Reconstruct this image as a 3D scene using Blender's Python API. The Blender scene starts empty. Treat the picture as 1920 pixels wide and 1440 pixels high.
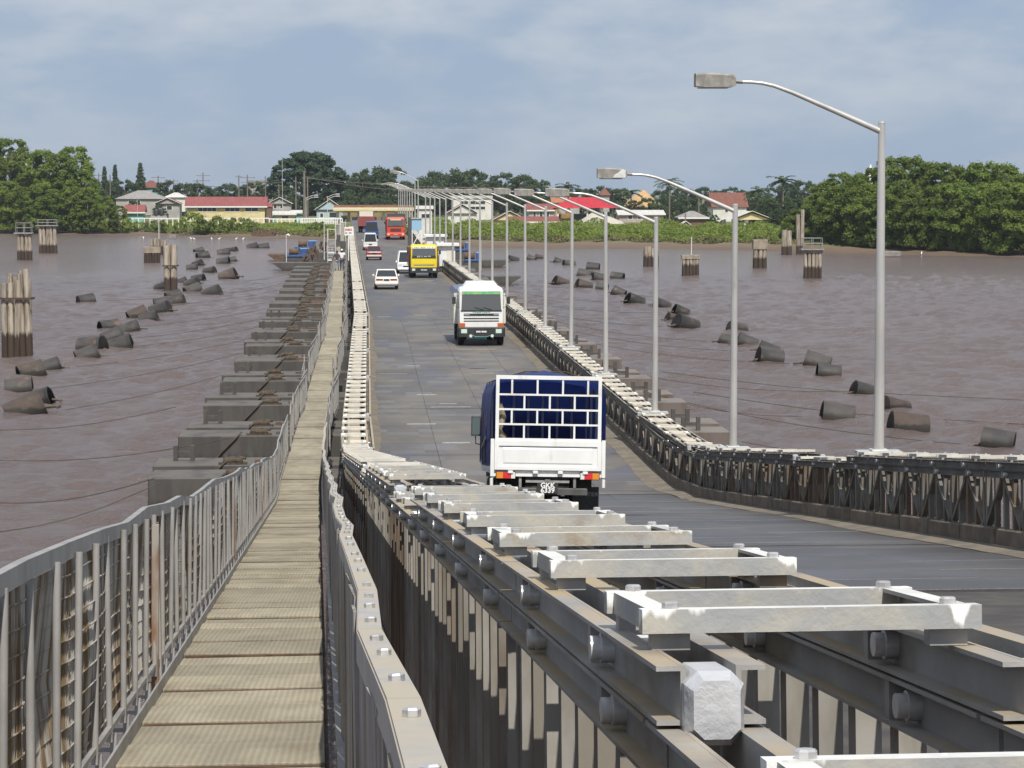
import bpy, math, random
import numpy as np
from mathutils import Vector, Matrix, Euler

R = math.radians
scene = bpy.context.scene
COL = scene.collection

# ------------------------------------------------------------------ camera
CAM_Z = 7.3
FPX = 4400.0                       # focal length in pixels of a 1920 px wide frame
PITCH = math.atan(365 / FPX)
YAW = math.atan(270 * math.cos(PITCH) / FPX)
cam_d = bpy.data.cameras.new('camera')
cam = bpy.data.objects.new('camera', cam_d)
COL.objects.link(cam)
cam.location = (0, 0, CAM_Z)
cam.rotation_euler = (R(90) - PITCH, 0, -YAW)
cam_d.sensor_width = 36
cam_d.lens = 36 * FPX / 1920
cam_d.clip_start = 0.2
cam_d.clip_end = 6000
scene.camera = cam

# ------------------------------------------------------------------ light
SUN_DIR = Vector((0.10, -0.68, 1.0)).normalized()      # towards the sun
SUN_EL = math.asin(SUN_DIR.z)
SUN_AZ = math.atan2(SUN_DIR.x, SUN_DIR.y)
sun_d = bpy.data.lights.new('sun', 'SUN')
sun_d.energy = 4.7
sun_d.angle = R(0.6)
sun_d.color = (1.0, 0.955, 0.87)
sun = bpy.data.objects.new('sun', sun_d)
COL.objects.link(sun)
sun.rotation_euler = (-SUN_DIR).to_track_quat('-Z', 'Y').to_euler()
sun.location = (30, -60, 120)

world = bpy.data.worlds.new('World')
scene.world = world
world.use_nodes = True
wn = world.node_tree
wn.nodes.clear()
def wnode(t, **kw):
    n = wn.nodes.new(t)
    for k, v in kw.items(): setattr(n, k, v)
    return n
sky = wnode('ShaderNodeTexSky', sky_type='NISHITA', sun_disc=False)
sky.sun_elevation = SUN_EL
sky.sun_rotation = SUN_AZ
sky.air_density = 1.0; sky.dust_density = 0.6; sky.ozone_density = 2.0
bg_sky = wnode('ShaderNodeBackground'); bg_sky.inputs[1].default_value = 0.07
wn.links.new(sky.outputs[0], bg_sky.inputs[0])
# a thin, uneven deck of stratocumulus over all of the sky
geo = wnode('ShaderNodeTexCoord')
sep = wnode('ShaderNodeSeparateXYZ'); wn.links.new(geo.outputs['Generated'], sep.inputs[0])
comb = wnode('ShaderNodeVectorMath', operation='MULTIPLY'); comb.inputs[1].default_value = (1.0, 1.0, 2.8)
wn.links.new(geo.outputs['Generated'], comb.inputs[0])
n1 = wnode('ShaderNodeTexNoise'); n1.inputs['Scale'].default_value = 7.5; n1.inputs['Detail'].default_value = 6; n1.inputs['Roughness'].default_value = 0.52
n1.inputs['Distortion'].default_value = 0.25
wn.links.new(comb.outputs[0], n1.inputs['Vector'])
n2 = wnode('ShaderNodeTexNoise'); n2.inputs['Scale'].default_value = 19; n2.inputs['Detail'].default_value = 5; n2.inputs['Roughness'].default_value = 0.55
wn.links.new(comb.outputs[0], n2.inputs['Vector'])
addn = wnode('ShaderNodeMath', operation='MULTIPLY_ADD'); addn.inputs[1].default_value = 0.55
wn.links.new(n2.outputs[0], addn.inputs[0]); wn.links.new(n1.outputs[0], addn.inputs[2])
ramp = wnode('ShaderNodeValToRGB')
cr = ramp.color_ramp
cr.elements[0].position = 0.62; cr.elements[0].color = (0.325, 0.415, 0.575, 1)
cr.elements[1].position = 0.93; cr.elements[1].color = (0.62, 0.64, 0.70, 1)
e = cr.elements.new(0.71); e.color = (0.385, 0.46, 0.59, 1)
e = cr.elements.new(0.80); e.color = (0.49, 0.54, 0.63, 1)
wn.links.new(addn.outputs[0], ramp.inputs[0])
bg_c = wnode('ShaderNodeBackground'); bg_c.inputs[1].default_value = 1.07
wn.links.new(ramp.outputs[0], bg_c.inputs[0])
# the deck thins towards the horizon, where blue haze takes over
hz = wnode('ShaderNodeMapRange'); hz.inputs[1].default_value = 0.0; hz.inputs[2].default_value = 0.10
hz.inputs[3].default_value = 0.30; hz.inputs[4].default_value = 0.95
wn.links.new(sep.outputs['Z'], hz.inputs[0])
haze_col = wnode('ShaderNodeMixRGB'); haze_col.inputs[1].default_value = (0.335, 0.44, 0.595, 1)
wn.links.new(hz.outputs[0], haze_col.inputs[0]); wn.links.new(ramp.outputs[0], haze_col.inputs[2])
wn.links.new(haze_col.outputs[0], bg_c.inputs[0])
mixs = wnode('ShaderNodeMixShader'); mixs.inputs[0].default_value = 0.86
wn.links.new(bg_sky.outputs[0], mixs.inputs[1]); wn.links.new(bg_c.outputs[0], mixs.inputs[2])
wout = wnode('ShaderNodeOutputWorld'); wn.links.new(mixs.outputs[0], wout.inputs[0])

scene.view_settings.view_transform = 'Standard'
scene.view_settings.look = 'None'
scene.view_settings.exposure = 0.0
scene.view_settings.gamma = 1.0
scene.view_settings.use_curve_mapping = False
scene.render.engine = 'CYCLES'
scene.cycles.use_denoising = True
scene.cycles.max_bounces = 6
scene.cycles.diffuse_bounces = 3
scene.cycles.glossy_bounces = 3
scene.cycles.transparent_max_bounces = 6
scene.cycles.caustics_reflective = False
scene.cycles.caustics_refractive = False

# ------------------------------------------------------------------ picture -> place helpers
FW = Vector((math.sin(YAW) * math.cos(PITCH), math.cos(YAW) * math.cos(PITCH), -math.sin(PITCH)))
RT = Vector((math.cos(YAW), -math.sin(YAW), 0))
UP = RT.cross(FW)
def ray(px, py): return FW + RT * ((px - 960) / FPX) + UP * ((720 - py) / FPX)
def on_level(px, py, z):
    r = ray(px, py); t = (z - CAM_Z) / r.z
    return Vector((r.x * t, r.y * t, z))
def at_dist(px, py, Y):
    r = ray(px, py); t = Y / r.y
    return Vector((r.x * t, Y, CAM_Z + r.z * t))

# ------------------------------------------------------------------ materials
MATS = {}
def mat(name, c1, c2=None, sc=3.0, rough=0.7, metal=0.0, bump=0.0, bsc=None, c3=None, c3at=0.6, c3w=0.08,
        c3sc=1.0, stretch=(1, 1, 1), top=None, topat=0.45, rnd=0.0, spec=0.5, local=False, coat=0.0, tide=None, detail=5.0, c2lo=0.38, c2hi=0.62):
    if name in MATS: return MATS[name]
    m = bpy.data.materials.new(name); m.use_nodes = True
    nt = m.node_tree; N = nt.nodes; L = nt.links
    b = N['Principled BSDF']
    b.inputs['Roughness'].default_value = rough
    b.inputs['Metallic'].default_value = metal
    b.inputs['Specular IOR Level'].default_value = spec
    if coat: b.inputs['Coat Weight'].default_value = coat; b.inputs['Coat Roughness'].default_value = 0.08
    g = N.new('ShaderNodeNewGeometry')
    if local:
        tc = N.new('ShaderNodeTexCoord'); src = tc.outputs['Object']
    else:
        src = g.outputs['Position']
    mp = N.new('ShaderNodeVectorMath'); mp.operation = 'MULTIPLY'; mp.inputs[1].default_value = stretch
    L.new(src, mp.inputs[0]); vec = mp.outputs[0]
    def noise(s, det=detail, off=0.0):
        n = N.new('ShaderNodeTexNoise'); n.inputs['Scale'].default_value = s; n.inputs['Detail'].default_value = det
        n.inputs['Roughness'].default_value = 0.6
        if off:
            ad = N.new('ShaderNodeVectorMath'); ad.operation = 'ADD'; ad.inputs[1].default_value = (off, off * .7, off * .3)
            L.new(vec, ad.inputs[0]); L.new(ad.outputs[0], n.inputs['Vector'])
        else: L.new(vec, n.inputs['Vector'])
        return n.outputs[0]
    def rng(sock, a, bb, lo=0.0, hi=1.0):
        r = N.new('ShaderNodeMapRange'); r.interpolation_type = 'SMOOTHSTEP'
        r.inputs[1].default_value = a; r.inputs[2].default_value = bb; r.inputs[3].default_value = lo; r.inputs[4].default_value = hi
        L.new(sock, r.inputs[0]); return r.outputs[0]
    def mix(f, a, bb):
        x = N.new('ShaderNodeMixRGB')
        if isinstance(f, float): x.inputs[0].default_value = f
        else: L.new(f, x.inputs[0])
        for i, v in ((1, a), (2, bb)):
            if isinstance(v, tuple): x.inputs[i].default_value = (*v, 1)
            else: L.new(v, x.inputs[i])
        return x.outputs[0]
    col = c1
    if c2 is not None: col = mix(rng(noise(sc), c2lo, c2hi), c1, c2)
    if c3 is not None: col = mix(rng(noise(c3sc, 6, 7.3), c3at - c3w, c3at + c3w), col, c3)
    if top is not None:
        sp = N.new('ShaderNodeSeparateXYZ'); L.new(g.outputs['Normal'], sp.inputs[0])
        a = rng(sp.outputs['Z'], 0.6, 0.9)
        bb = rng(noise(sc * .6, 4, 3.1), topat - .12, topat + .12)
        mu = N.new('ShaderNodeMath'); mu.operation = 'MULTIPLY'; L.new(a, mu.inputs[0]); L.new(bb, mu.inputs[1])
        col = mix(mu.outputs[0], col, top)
    if tide is not None:                     # stain left by the tide up to a height (z, softness, colour)
        sp = N.new('ShaderNodeSeparateXYZ'); L.new(g.outputs['Position'], sp.inputs[0])
        wob = N.new('ShaderNodeMath'); wob.operation = 'MULTIPLY_ADD'; wob.inputs[1].default_value = tide[3] if len(tide) > 3 else 1.0
        L.new(noise(3.0, 3, 1.7), wob.inputs[0]); L.new(sp.outputs['Z'], wob.inputs[2])
        col = mix(rng(wob.outputs[0], tide[0] - tide[1], tide[0] + tide[1], 1.0, 0.0), col, tide[2])
    if rnd:
        oi = N.new('ShaderNodeObjectInfo')
        hv = N.new('ShaderNodeHueSaturation')
        L.new(rng(oi.outputs['Random'], 0.0, 1.0, 1 - rnd, 1 + rnd), hv.inputs['Value'])
        if isinstance(col, tuple): hv.inputs['Color'].default_value = (*col, 1)
        else: L.new(col, hv.inputs['Color'])
        col = hv.outputs[0]
    if isinstance(col, tuple): b.inputs['Base Color'].default_value = (*col, 1)
    else: L.new(col, b.inputs['Base Color'])
    if bump:
        bp = N.new('ShaderNodeBump'); bp.inputs['Strength'].default_value = bump; bp.inputs['Distance'].default_value = 0.02
        L.new(noise(bsc or sc * 4, 4, 5.0), bp.inputs['Height']); L.new(bp.outputs[0], b.inputs['Normal'])
    MATS[name] = m
    return m

def glass_mat(name, tint=(0.02, 0.025, 0.03), rough=0.06):
    if name in MATS: return MATS[name]
    m = bpy.data.materials.new(name); m.use_nodes = True
    b = m.node_tree.nodes['Principled BSDF']
    b.inputs['Base Color'].default_value = (*tint, 1); b.inputs['Roughness'].default_value = rough
    b.inputs['Specular IOR Level'].default_value = 0.6
    MATS[name] = m
    return m

# ------------------------------------------------------------------ mesh helpers
class MB:
    """collects boxes, beams, tubes and polygons; build() links them as one mesh object"""
    def __init__(s): s.v = []; s.f = []; s.sm = []
    def add(s, vs, fs, smooth=False):
        o = len(s.v); s.v.extend([tuple(x) for x in vs]); s.f.extend([tuple(i + o for i in f) for f in fs]); s.sm.extend([smooth] * len(fs)); return s
    BF = [(0, 3, 2, 1), (4, 5, 6, 7), (0, 1, 5, 4), (1, 2, 6, 5), (2, 3, 7, 6), (3, 0, 4, 7)]
    def box(s, x0, x1, y0, y1, z0, z1):
        return s.add([(x0, y0, z0), (x1, y0, z0), (x1, y1, z0), (x0, y1, z0), (x0, y0, z1), (x1, y0, z1), (x1, y1, z1), (x0, y1, z1)], MB.BF)
    def cbox(s, c, d, rot=None):
        pts = [Vector((sx * d[0] / 2, sy * d[1] / 2, sz * d[2] / 2)) for sz in (-1, 1) for sx, sy in ((-1, -1), (1, -1), (1, 1), (-1, 1))]
        if rot is not None: pts = [rot @ p for p in pts]
        c = Vector(c); return s.add([c + p for p in pts], MB.BF)
    def bbox(s, x0, x1, y0, y1, z0, z1, b):
        """box with chamfered vertical and top edges"""
        def ring(ins, z): 
            a0, a1, c0, c1 = x0 + ins, x1 - ins, y0 + ins, y1 - ins; k = b
            return [(a0 + k, c0, z), (a1 - k, c0, z), (a1, c0 + k, z), (a1, c1 - k, z), (a1 - k, c1, z), (a0 + k, c1, z), (a0, c1 - k, z), (a0, c0 + k, z)]
        rs = [ring(0, z0), ring(0, z1 - b), ring(b * .7, z1)]
        return s.loft(rs, cap=True)
    def loft(s, rings, cap=True, smooth=False, closed=True):
        n = len(rings[0]); vs = [p for r in rings for p in r]; fs = []
        for i in range(len(rings) - 1):
            for j in range(n if closed else n - 1):
                a = i * n + j; b = i * n + (j + 1) % n
                fs.append((a, b, b + n, a + n))
        s.add(vs, fs, smooth)
        if cap:
            s.add(rings[0], [tuple(range(n - 1, -1, -1))]); s.add(rings[-1], [tuple(range(n))])
        return s
    def tube(s, pts, rad, n=8, cap=True, smooth=True):
        pts = [Vector(p) for p in pts]
        if not isinstance(rad, (list, tuple)): rad = [rad] * len(pts)
        rings = []
        for i, p in enumerate(pts):
            t = (pts[min(i + 1, len(pts) - 1)] - pts[max(i - 1, 0)]).normalized()
            a = Vector((0, 0, 1)) if abs(t.z) < 0.9 else Vector((1, 0, 0))
            u = t.cross(a).normalized(); w = u.cross(t)
            rings.append([p + (u * math.cos(2 * math.pi * k / n) + w * math.sin(2 * math.pi * k / n)) * rad[i] for k in range(n)])
        return s.loft(rings, cap, smooth)
    def beam(s, p0, p1, w, h, up=(0, 0, 1)):
        p0 = Vector(p0); p1 = Vector(p1); t = (p1 - p0).normalized(); u = t.cross(Vector(up))
        if u.length < 1e-4: u = t.cross(Vector((1, 0, 0)))
        u.normalize(); v = u.cross(t)
        r = lambda p: [p - u * w / 2 - v * h / 2, p + u * w / 2 - v * h / 2, p + u * w / 2 + v * h / 2, p - u * w / 2 + v * h / 2]
        return s.loft([r(p0), r(p1)], True)
    def prism(s, poly, axis, a, b):
        """extrude a 2D polygon along an axis: poly in the two other axes, in order"""
        def P(q, t):
            return {'x': (t, q[0], q[1]), 'y': (q[0], t, q[1]), 'z': (q[0], q[1], t)}[axis]
        return s.loft([[P(q, a) for q in poly], [P(q, b) for q in poly]], True)
    def poly(s, pts): return s.add(pts, [tuple(range(len(pts)))])
    def mesh(s, name, m, smooth=None):
        me = bpy.data.meshes.new(name); me.from_pydata(s.v, [], s.f)
        sm = s.sm if smooth is None else [smooth] * len(s.f)
        me.polygons.foreach_set('use_smooth', sm)
        me.materials.append(m); me.validate(); me.update()
        return me
    def build(s, name, m, parent=None, loc=None, rot=None, smooth=None):
        return link(name, s.mesh(name, m, smooth), parent, loc, rot)

def fix_normals(me):
    import bmesh
    bm = bmesh.new(); bm.from_mesh(me); bmesh.ops.recalc_face_normals(bm, faces=bm.faces[:]); bm.to_mesh(me); bm.free()

def link(name, me, parent=None, loc=None, rot=None):
    o = bpy.data.objects.new(name, me); COL.objects.link(o)
    if parent is not None: o.parent = parent
    if loc is not None: o.location = loc
    if rot is not None: o.rotation_euler = rot
    return o
def tag(o, label=None, cat=None, group=None, kind=None):
    if label: o['label'] = label
    if cat: o['category'] = cat
    if group: o['group'] = group
    if kind: o['kind'] = kind
    return o
def thing(name, label, cat, loc=(0, 0, 0), rot=(0, 0, 0), group=None):
    o = bpy.data.objects.new(name, None); COL.objects.link(o); o.empty_display_size = .2
    o.location = loc; o.rotation_euler = rot
    return tag(o, label, cat, group)
def copy_tree(o, parent=None):
    c = o.copy(); COL.objects.link(c)
    if parent is not None: c.parent = parent
    for ch in o.children: copy_tree(ch, c)
    return c
ORD = ['nearest', 'second', 'third', 'fourth', 'fifth', 'sixth', 'seventh', 'eighth', 'ninth', 'tenth', 'eleventh', 'twelfth', 'thirteenth', 'fourteenth',
       'fifteenth', 'sixteenth', 'seventeenth', 'eighteenth', 'nineteenth', 'twentieth', 'twenty-first', 'twenty-second', 'twenty-third', 'twenty-fourth',
       'twenty-fifth', 'twenty-sixth', 'twenty-seventh', 'twenty-eighth', 'twenty-ninth', 'thirtieth', 'thirty-first', 'thirty-second', 'thirty-third', 'thirty-fourth',
       'thirty-fifth', 'thirty-sixth', 'thirty-seventh', 'thirty-eighth', 'thirty-ninth', 'fortieth', 'forty-first', 'forty-second', 'forty-third', 'forty-fourth', 'forty-fifth',
       'forty-sixth', 'forty-seventh', 'forty-eighth', 'forty-ninth', 'fiftieth', 'fifty-first', 'fifty-second', 'fifty-third', 'fifty-fourth']
def text_mesh(txt, size, m, parent, loc, rot, name='lettering', depth=0.002, bold=0.0, sx=1.0):
    cu = bpy.data.curves.new(name, 'FONT'); cu.body = txt; cu.size = size; cu.align_x = 'CENTER'; cu.align_y = 'CENTER'
    cu.extrude = depth; cu.offset = bold; cu.resolution_u = 2
    t = bpy.data.objects.new(name + '_tmp', cu); COL.objects.link(t)
    dg = bpy.context.evaluated_depsgraph_get(); dg.update()
    me = bpy.data.meshes.new_from_object(t.evaluated_get(dg)); me.name = name
    bpy.data.objects.remove(t); bpy.data.curves.remove(cu)
    me.materials.clear(); me.materials.append(m)
    o = link(name, me, parent, loc, rot); o.scale = (sx, 1, 1)
    return o
rng = random.Random(7)

# ------------------------------------------------------------------ course of the bridge: lateral u, height z at distance d
def smooth(a, b, x):
    t = min(1, max(0, (x - a) / (b - a))); return t * t * (3 - 2 * t)
def xo(d):
    a = 0.0219 * max(0.0, 58.6 - d)
    b = -0.0095 * max(0.0, d - 118) if d > 118 else 0.0
    return a + b
def zr(d):
    h = min(7.3, 1.515 + 0.105 * d) if d < 53 else (7.08 + (7.3 - 7.08) * smooth(53, 57, d))
    up_ = 0.95 * smooth(258, 325, d) - 0.6 * smooth(430, 560, d)
    return CAM_Z - h + up_
def P(d, u, z=0.0): return Vector((u + xo(d), d, zr(d) + z))
def prot(d0, d1, u=0):
    t = P(d1, u) - P(d0, u)
    return (math.atan2(t.z, math.hypot(t.x, t.y)), 0, math.atan2(-t.x, t.y))
WATER_Z = -3.45
# ------------------------------------------------------------------ common materials
M_ROAD = mat('road_surface', (0.155, 0.136, 0.114), (0.104, 0.096, 0.090), sc=0.30, rough=0.60, bump=0.3, bsc=25, c3=(0.10, 0.099, 0.112), c3at=0.60, c3w=0.035, c3sc=0.55, stretch=(1, .5, 1), rnd=0.10)
M_ROADBASE = mat('road_seam', (0.05, 0.045, 0.042), (0.08, 0.07, 0.06), sc=2, rough=0.85)
M_ROADFAR = mat('road_far', (0.150, 0.134, 0.114), (0.106, 0.098, 0.092), sc=0.22, rough=0.6, c3=(0.095, 0.095, 0.108), c3at=0.56, c3w=0.04, c3sc=0.6, stretch=(1, .3, 1))
M_SAND = mat('sand', (0.20, 0.168, 0.128), (0.145, 0.125, 0.10), sc=2.2, rough=0.95, bump=0.4, bsc=30)
M_KERB = mat('kerb_timber', (0.19, 0.155, 0.115), (0.13, 0.105, 0.08), sc=3, rough=0.9, bump=0.4, c3=(0.25, 0.21, 0.16), c3at=0.66, c3sc=6, rnd=0.15)
M_PLANK = mat('walkway_plate', (0.365, 0.325, 0.24), (0.295, 0.262, 0.195), sc=1.6, rough=0.85, bump=0.5, bsc=60, c3=(0.215, 0.175, 0.12), c3at=0.64, c3w=0.12, c3sc=.9, stretch=(1.6, .8, 1), rnd=0.14)
M_RUST = mat('rust', (0.125, 0.072, 0.042), (0.07, 0.045, 0.03), sc=8, rough=0.9, bump=0.3)
M_GALV = mat('galvanised_rail', (0.345, 0.335, 0.322), (0.27, 0.26, 0.25), sc=4, rough=0.55, metal=0.1, bump=0.15, c3=(0.30, 0.22, 0.13), c3at=0.70, c3w=.06, c3sc=3, stretch=(1, 1, .5))
M_MESH = mat('dirty_wire_mesh', (0.43, 0.41, 0.37), (0.17, 0.115, 0.055), sc=2.6, rough=0.8, stretch=(1.2, 2.2, .45), c3=(0.12, 0.075, 0.035), c3at=0.60, c3w=.08, c3sc=1.6, c2lo=.42, c2hi=.58)
M_WATER = None
def patchwork(m, px, py, light, at):
    # repair patches laid in courses across the deck
    nt = m.node_tree; N = nt.nodes; L = nt.links; b = N['Principled BSDF']; src = b.inputs['Base Color'].links[0].from_socket
    g = N.new('ShaderNodeNewGeometry'); sp = N.new('ShaderNodeSeparateXYZ'); L.new(g.outputs['Position'], sp.inputs[0])
    def M(op, a, v=None):
        n = N.new('ShaderNodeMath'); n.operation = op
        for i, q in enumerate((a, v)):
            if q is None: continue
            if isinstance(q, (int, float)): n.inputs[i].default_value = q
            else: L.new(q, n.inputs[i])
        return n.outputs[0]
    row = M('FLOOR', M('MULTIPLY', sp.outputs['Y'], 1 / py)); col = M('FLOOR', M('ADD', M('MULTIPLY', sp.outputs['X'], 1 / px), M('MULTIPLY', M('FLOOR', M('MULTIPLY', row, .37)), .53)))
    cb = N.new('ShaderNodeCombineXYZ'); L.new(row, cb.inputs[0]); L.new(col, cb.inputs[1])
    w = N.new('ShaderNodeTexWhiteNoise'); L.new(cb.outputs[0], w.inputs['Vector'])
    nz = N.new('ShaderNodeTexNoise'); nz.inputs['Scale'].default_value = .22; L.new(g.outputs['Position'], nz.inputs['Vector'])
    f = N.new('ShaderNodeMapRange'); f.inputs[1].default_value = at; f.inputs[2].default_value = at + .25; L.new(M('MULTIPLY', w.outputs[0], M('ADD', nz.outputs[0], .42)), f.inputs[0])
    mx = N.new('ShaderNodeMixRGB'); mx.inputs[2].default_value = (*light, 1); L.new(M('MULTIPLY', f.outputs[0], .75), mx.inputs[0]); L.new(src, mx.inputs[1]); L.new(mx.outputs[0], b.inputs['Base Color'])
patchwork(M_ROAD, .95, .82, (.165, .162, .168), .66); patchwork(M_ROADFAR, .95, 1.3, (.115, .115, .128), .70)
def ribs(m):
    nt = m.node_tree; N = nt.nodes; L = nt.links; b = N['Principled BSDF']; src = b.inputs['Base Color'].links[0].from_socket
    g = N.new('ShaderNodeNewGeometry'); w = N.new('ShaderNodeTexWave'); w.bands_direction = 'X'; w.inputs['Scale'].default_value = 9; w.inputs['Distortion'].default_value = .6; w.inputs['Detail'].default_value = 2; L.new(g.outputs['Position'], w.inputs['Vector'])
    mr = N.new('ShaderNodeMapRange'); mr.inputs[3].default_value = .86; mr.inputs[4].default_value = 1.06; L.new(w.outputs[0], mr.inputs[0])
    hv = N.new('ShaderNodeHueSaturation'); L.new(mr.outputs[0], hv.inputs['Value']); L.new(src, hv.inputs['Color']); L.new(hv.outputs[0], b.inputs['Base Color'])
    bp = [n for n in N if n.type == 'BUMP'][0]; b2 = N.new('ShaderNodeBump'); b2.inputs['Strength'].default_value = .35; b2.inputs['Distance'].default_value = .01
    L.new(w.outputs[0], b2.inputs['Height']); L.new(bp.outputs[0], b2.inputs['Normal']); L.new(b2.outputs[0], b.inputs['Normal'])
ribs(M_PLANK)

# ------------------------------------------------------------------ water
def water_material():
    m = bpy.data.materials.new('muddy_river'); m.use_nodes = True
    nt = m.node_tree; N = nt.nodes; L = nt.links; b = N['Principled BSDF']
    g = N.new('ShaderNodeNewGeometry')
    def noise(scale, st, det=3, rough=.55):
        v = N.new('ShaderNodeVectorMath'); v.operation = 'MULTIPLY'; v.inputs[1].default_value = st
        L.new(g.outputs['Position'], v.inputs[0])
        n = N.new('ShaderNodeTexNoise'); n.inputs['Scale'].default_value = scale; n.inputs['Detail'].default_value = det; n.inputs['Roughness'].default_value = rough
        L.new(v.outputs[0], n.inputs['Vector']); return n.outputs[0]
    big = noise(0.035, (1, .5, 1), 4)
    r = N.new('ShaderNodeMapRange'); r.inputs[1].default_value = .35; r.inputs[2].default_value = .65; L.new(big, r.inputs[0])
    mx = N.new('ShaderNodeMixRGB'); mx.inputs[1].default_value = (0.152, 0.115, 0.104, 1); mx.inputs[2].default_value = (0.172, 0.131, 0.118, 1)
    L.new(r.outputs[0], mx.inputs[0]); L.new(mx.outputs[0], b.inputs['Base Color'])
    b.inputs['Roughness'].default_value = 0.16; b.inputs['IOR'].default_value = 1.33; b.inputs['Specular IOR Level'].default_value = 0.5
    b1 = N.new('ShaderNodeBump'); b1.inputs['Strength'].default_value = 1.0; b1.inputs['Distance'].default_value = 0.27
    L.new(noise(3.6, (1, 1.1, 1), 5, .72), b1.inputs['Height'])
    L.new(b1.outputs[0], b.inputs['Normal'])
    return m
M_WATER = water_material()
def make_water():
    # a rippled sheet: dense where the ripples can be told apart, plain far out
    ys = [-400.0, -100.0, 20.0]; y = 60.0
    while y < 330: ys.append(y); y += max(0.42, y * y / 50000.0)
    ys += [345, 380, 460, 600, 900, 1600, 3000]
    xs = [-3000.0, -900.0, -300.0, -140.0]; x = -80.0
    while x < 100: xs.append(x); x += 0.62
    xs += [150.0, 300.0, 900.0, 3000.0]
    X, Y = np.meshgrid(np.array(xs), np.array(ys))
    rs = np.random.RandomState(4); Z = np.zeros_like(X)
    for k in range(44):
        lam = rs.uniform(1.25, 3.2); an = rs.normal(0.35, 0.8); ph = rs.uniform(0, 6.28)
        amp = 0.013 * lam ** 0.55
        Z += amp * np.sin((X * math.sin(an) + Y * math.cos(an)) * 2 * math.pi / lam + ph + 0.8 * np.sin(X * .07 + k) + .7 * np.sin(Y * .05 + 2 * k))
    edge = np.clip((X + 80) / 8, 0, 1) * np.clip((99 - X) / 8, 0, 1) * np.clip((Y - 60) / 8, 0, 1) * np.clip((330 - Y) / 60, 0, 1)
    Z = Z * edge * 0.80
    n, mm = X.shape
    me = bpy.data.meshes.new('water')
    co = np.stack([X, Y, Z], -1).reshape(-1, 3)
    idx = np.arange(n * mm).reshape(n, mm)
    f = np.stack([idx[:-1, :-1], idx[:-1, 1:], idx[1:, 1:], idx[1:, :-1]], -1).reshape(-1, 4)
    me.vertices.add(len(co)); me.vertices.foreach_set('co', co.astype(np.float32).ravel())
    me.loops.add(f.size); me.loops.foreach_set('vertex_index', f.astype(np.int32).ravel())
    me.polygons.add(len(f)); me.polygons.foreach_set('loop_start', np.arange(0, f.size, 4, dtype=np.int32))
    me.polygons.foreach_set('use_smooth', np.ones(len(f), dtype=bool))
    me.materials.append(M_WATER); me.update(); me.validate()
    o = link('water', me, None, (0, 0, WATER_Z)); tag(o, 'muddy brown rippled river water on both sides of the bridge', kind='structure')
make_water()

# ------------------------------------------------------------------ river bank
SHORE = [(-1500, 900), (-400, 690), (-160, 620), (-89.6, 579), (-57.6, 557), (-22.3, 519), (-10, 502), (6, 470), (18.7, 436), (30, 427), (53.8, 422), (70.5, 406), (88.4, 382), (104, 368), (160, 340), (320, 300), (1500, 200)]
def shore_y(x):
    for (a, b), (c, d) in zip(SHORE, SHORE[1:]):
        if a <= x <= c: return b + (d - b) * (x - a) / (c - a)
    return SHORE[0][1] if x < SHORE[0][0] else SHORE[-1][1]
def bank_z(x, y):
    t = y - shore_y(x)
    wob = .16 * math.sin(x * .31 + y * .1) + .13 * math.sin(x * .83 + 1.3 + y * .27) + .1 * math.sin(x * 1.9 + y * .6)
    if t < 0: return WATER_Z + 0.06 * t
    if t < 22: return WATER_Z + 1.15 * (t / 22) ** 0.8 + wob * min(1, t / 5)
    return WATER_Z + 1.15 + 1.3 * smooth(22, 70, t) + wob * .6
def bank_material():
    m = bpy.data.materials.new('mud_and_grass'); m.use_nodes = True
    nt = m.node_tree; N = nt.nodes; L = nt.links; b = N['Principled BSDF']; b.inputs['Roughness'].default_value = .85
    g = N.new('ShaderNodeNewGeometry'); sp = N.new('ShaderNodeSeparateXYZ'); L.new(g.outputs['Position'], sp.inputs[0])
    n = N.new('ShaderNodeTexNoise'); n.inputs['Scale'].default_value = .25; n.inputs['Detail'].default_value = 6; L.new(g.outputs['Position'], n.inputs['Vector'])
    ma = N.new('ShaderNodeMath'); ma.operation = 'MULTIPLY_ADD'; ma.inputs[1].default_value = 1.1; L.new(n.outputs[0], ma.inputs[0]); L.new(sp.outputs['Z'], ma.inputs[2])
    r = N.new('ShaderNodeValToRGB'); mr = N.new('ShaderNodeMapRange'); mr.inputs[1].default_value = WATER_Z; mr.inputs[2].default_value = WATER_Z + 3
    L.new(ma.outputs[0], mr.inputs[0]); L.new(mr.outputs[0], r.inputs[0])
    e = r.color_ramp.elements; e[0].position = .1; e[0].color = (.10, .07, .045, 1); e[1].position = .85; e[1].color = (.13, .14, .05, 1)
    k = e.new(.42); k.color = (.155, .105, .068, 1); k = e.new(.53); k.color = (.15, .13, .065, 1); k = e.new(.66); k.color = (.10, .125, .04, 1)
    L.new(r.outputs[0], b.inputs['Base Color'])
    return m
def make_bank():
    xs = [-1500, -900, -500, -300] + list(np.arange(-200, 221, 2.5)) + [300, 500, 900, 1500]
    ts = [-30, -10, -2, 0, 1, 2.5, 5, 8, 11, 15, 19, 23, 28, 35, 45, 60, 80, 110, 160, 240, 400, 800, 2500]
    vs = []; fs = []
    for x in xs:
        for t in ts:
            y = shore_y(x) + t; vs.append((x, y, bank_z(x, y)))
    n = len(ts)
    for i in range(len(xs) - 1):
        for j in range(n - 1): fs.append((i * n + j, (i + 1) * n + j, (i + 1) * n + j + 1, i * n + j + 1))
    mb = MB(); mb.add(vs, fs, True)
    tag(mb.build('river_bank', bank_material()), 'muddy river bank rising to green grass below the town', kind='structure')
make_bank()

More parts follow.
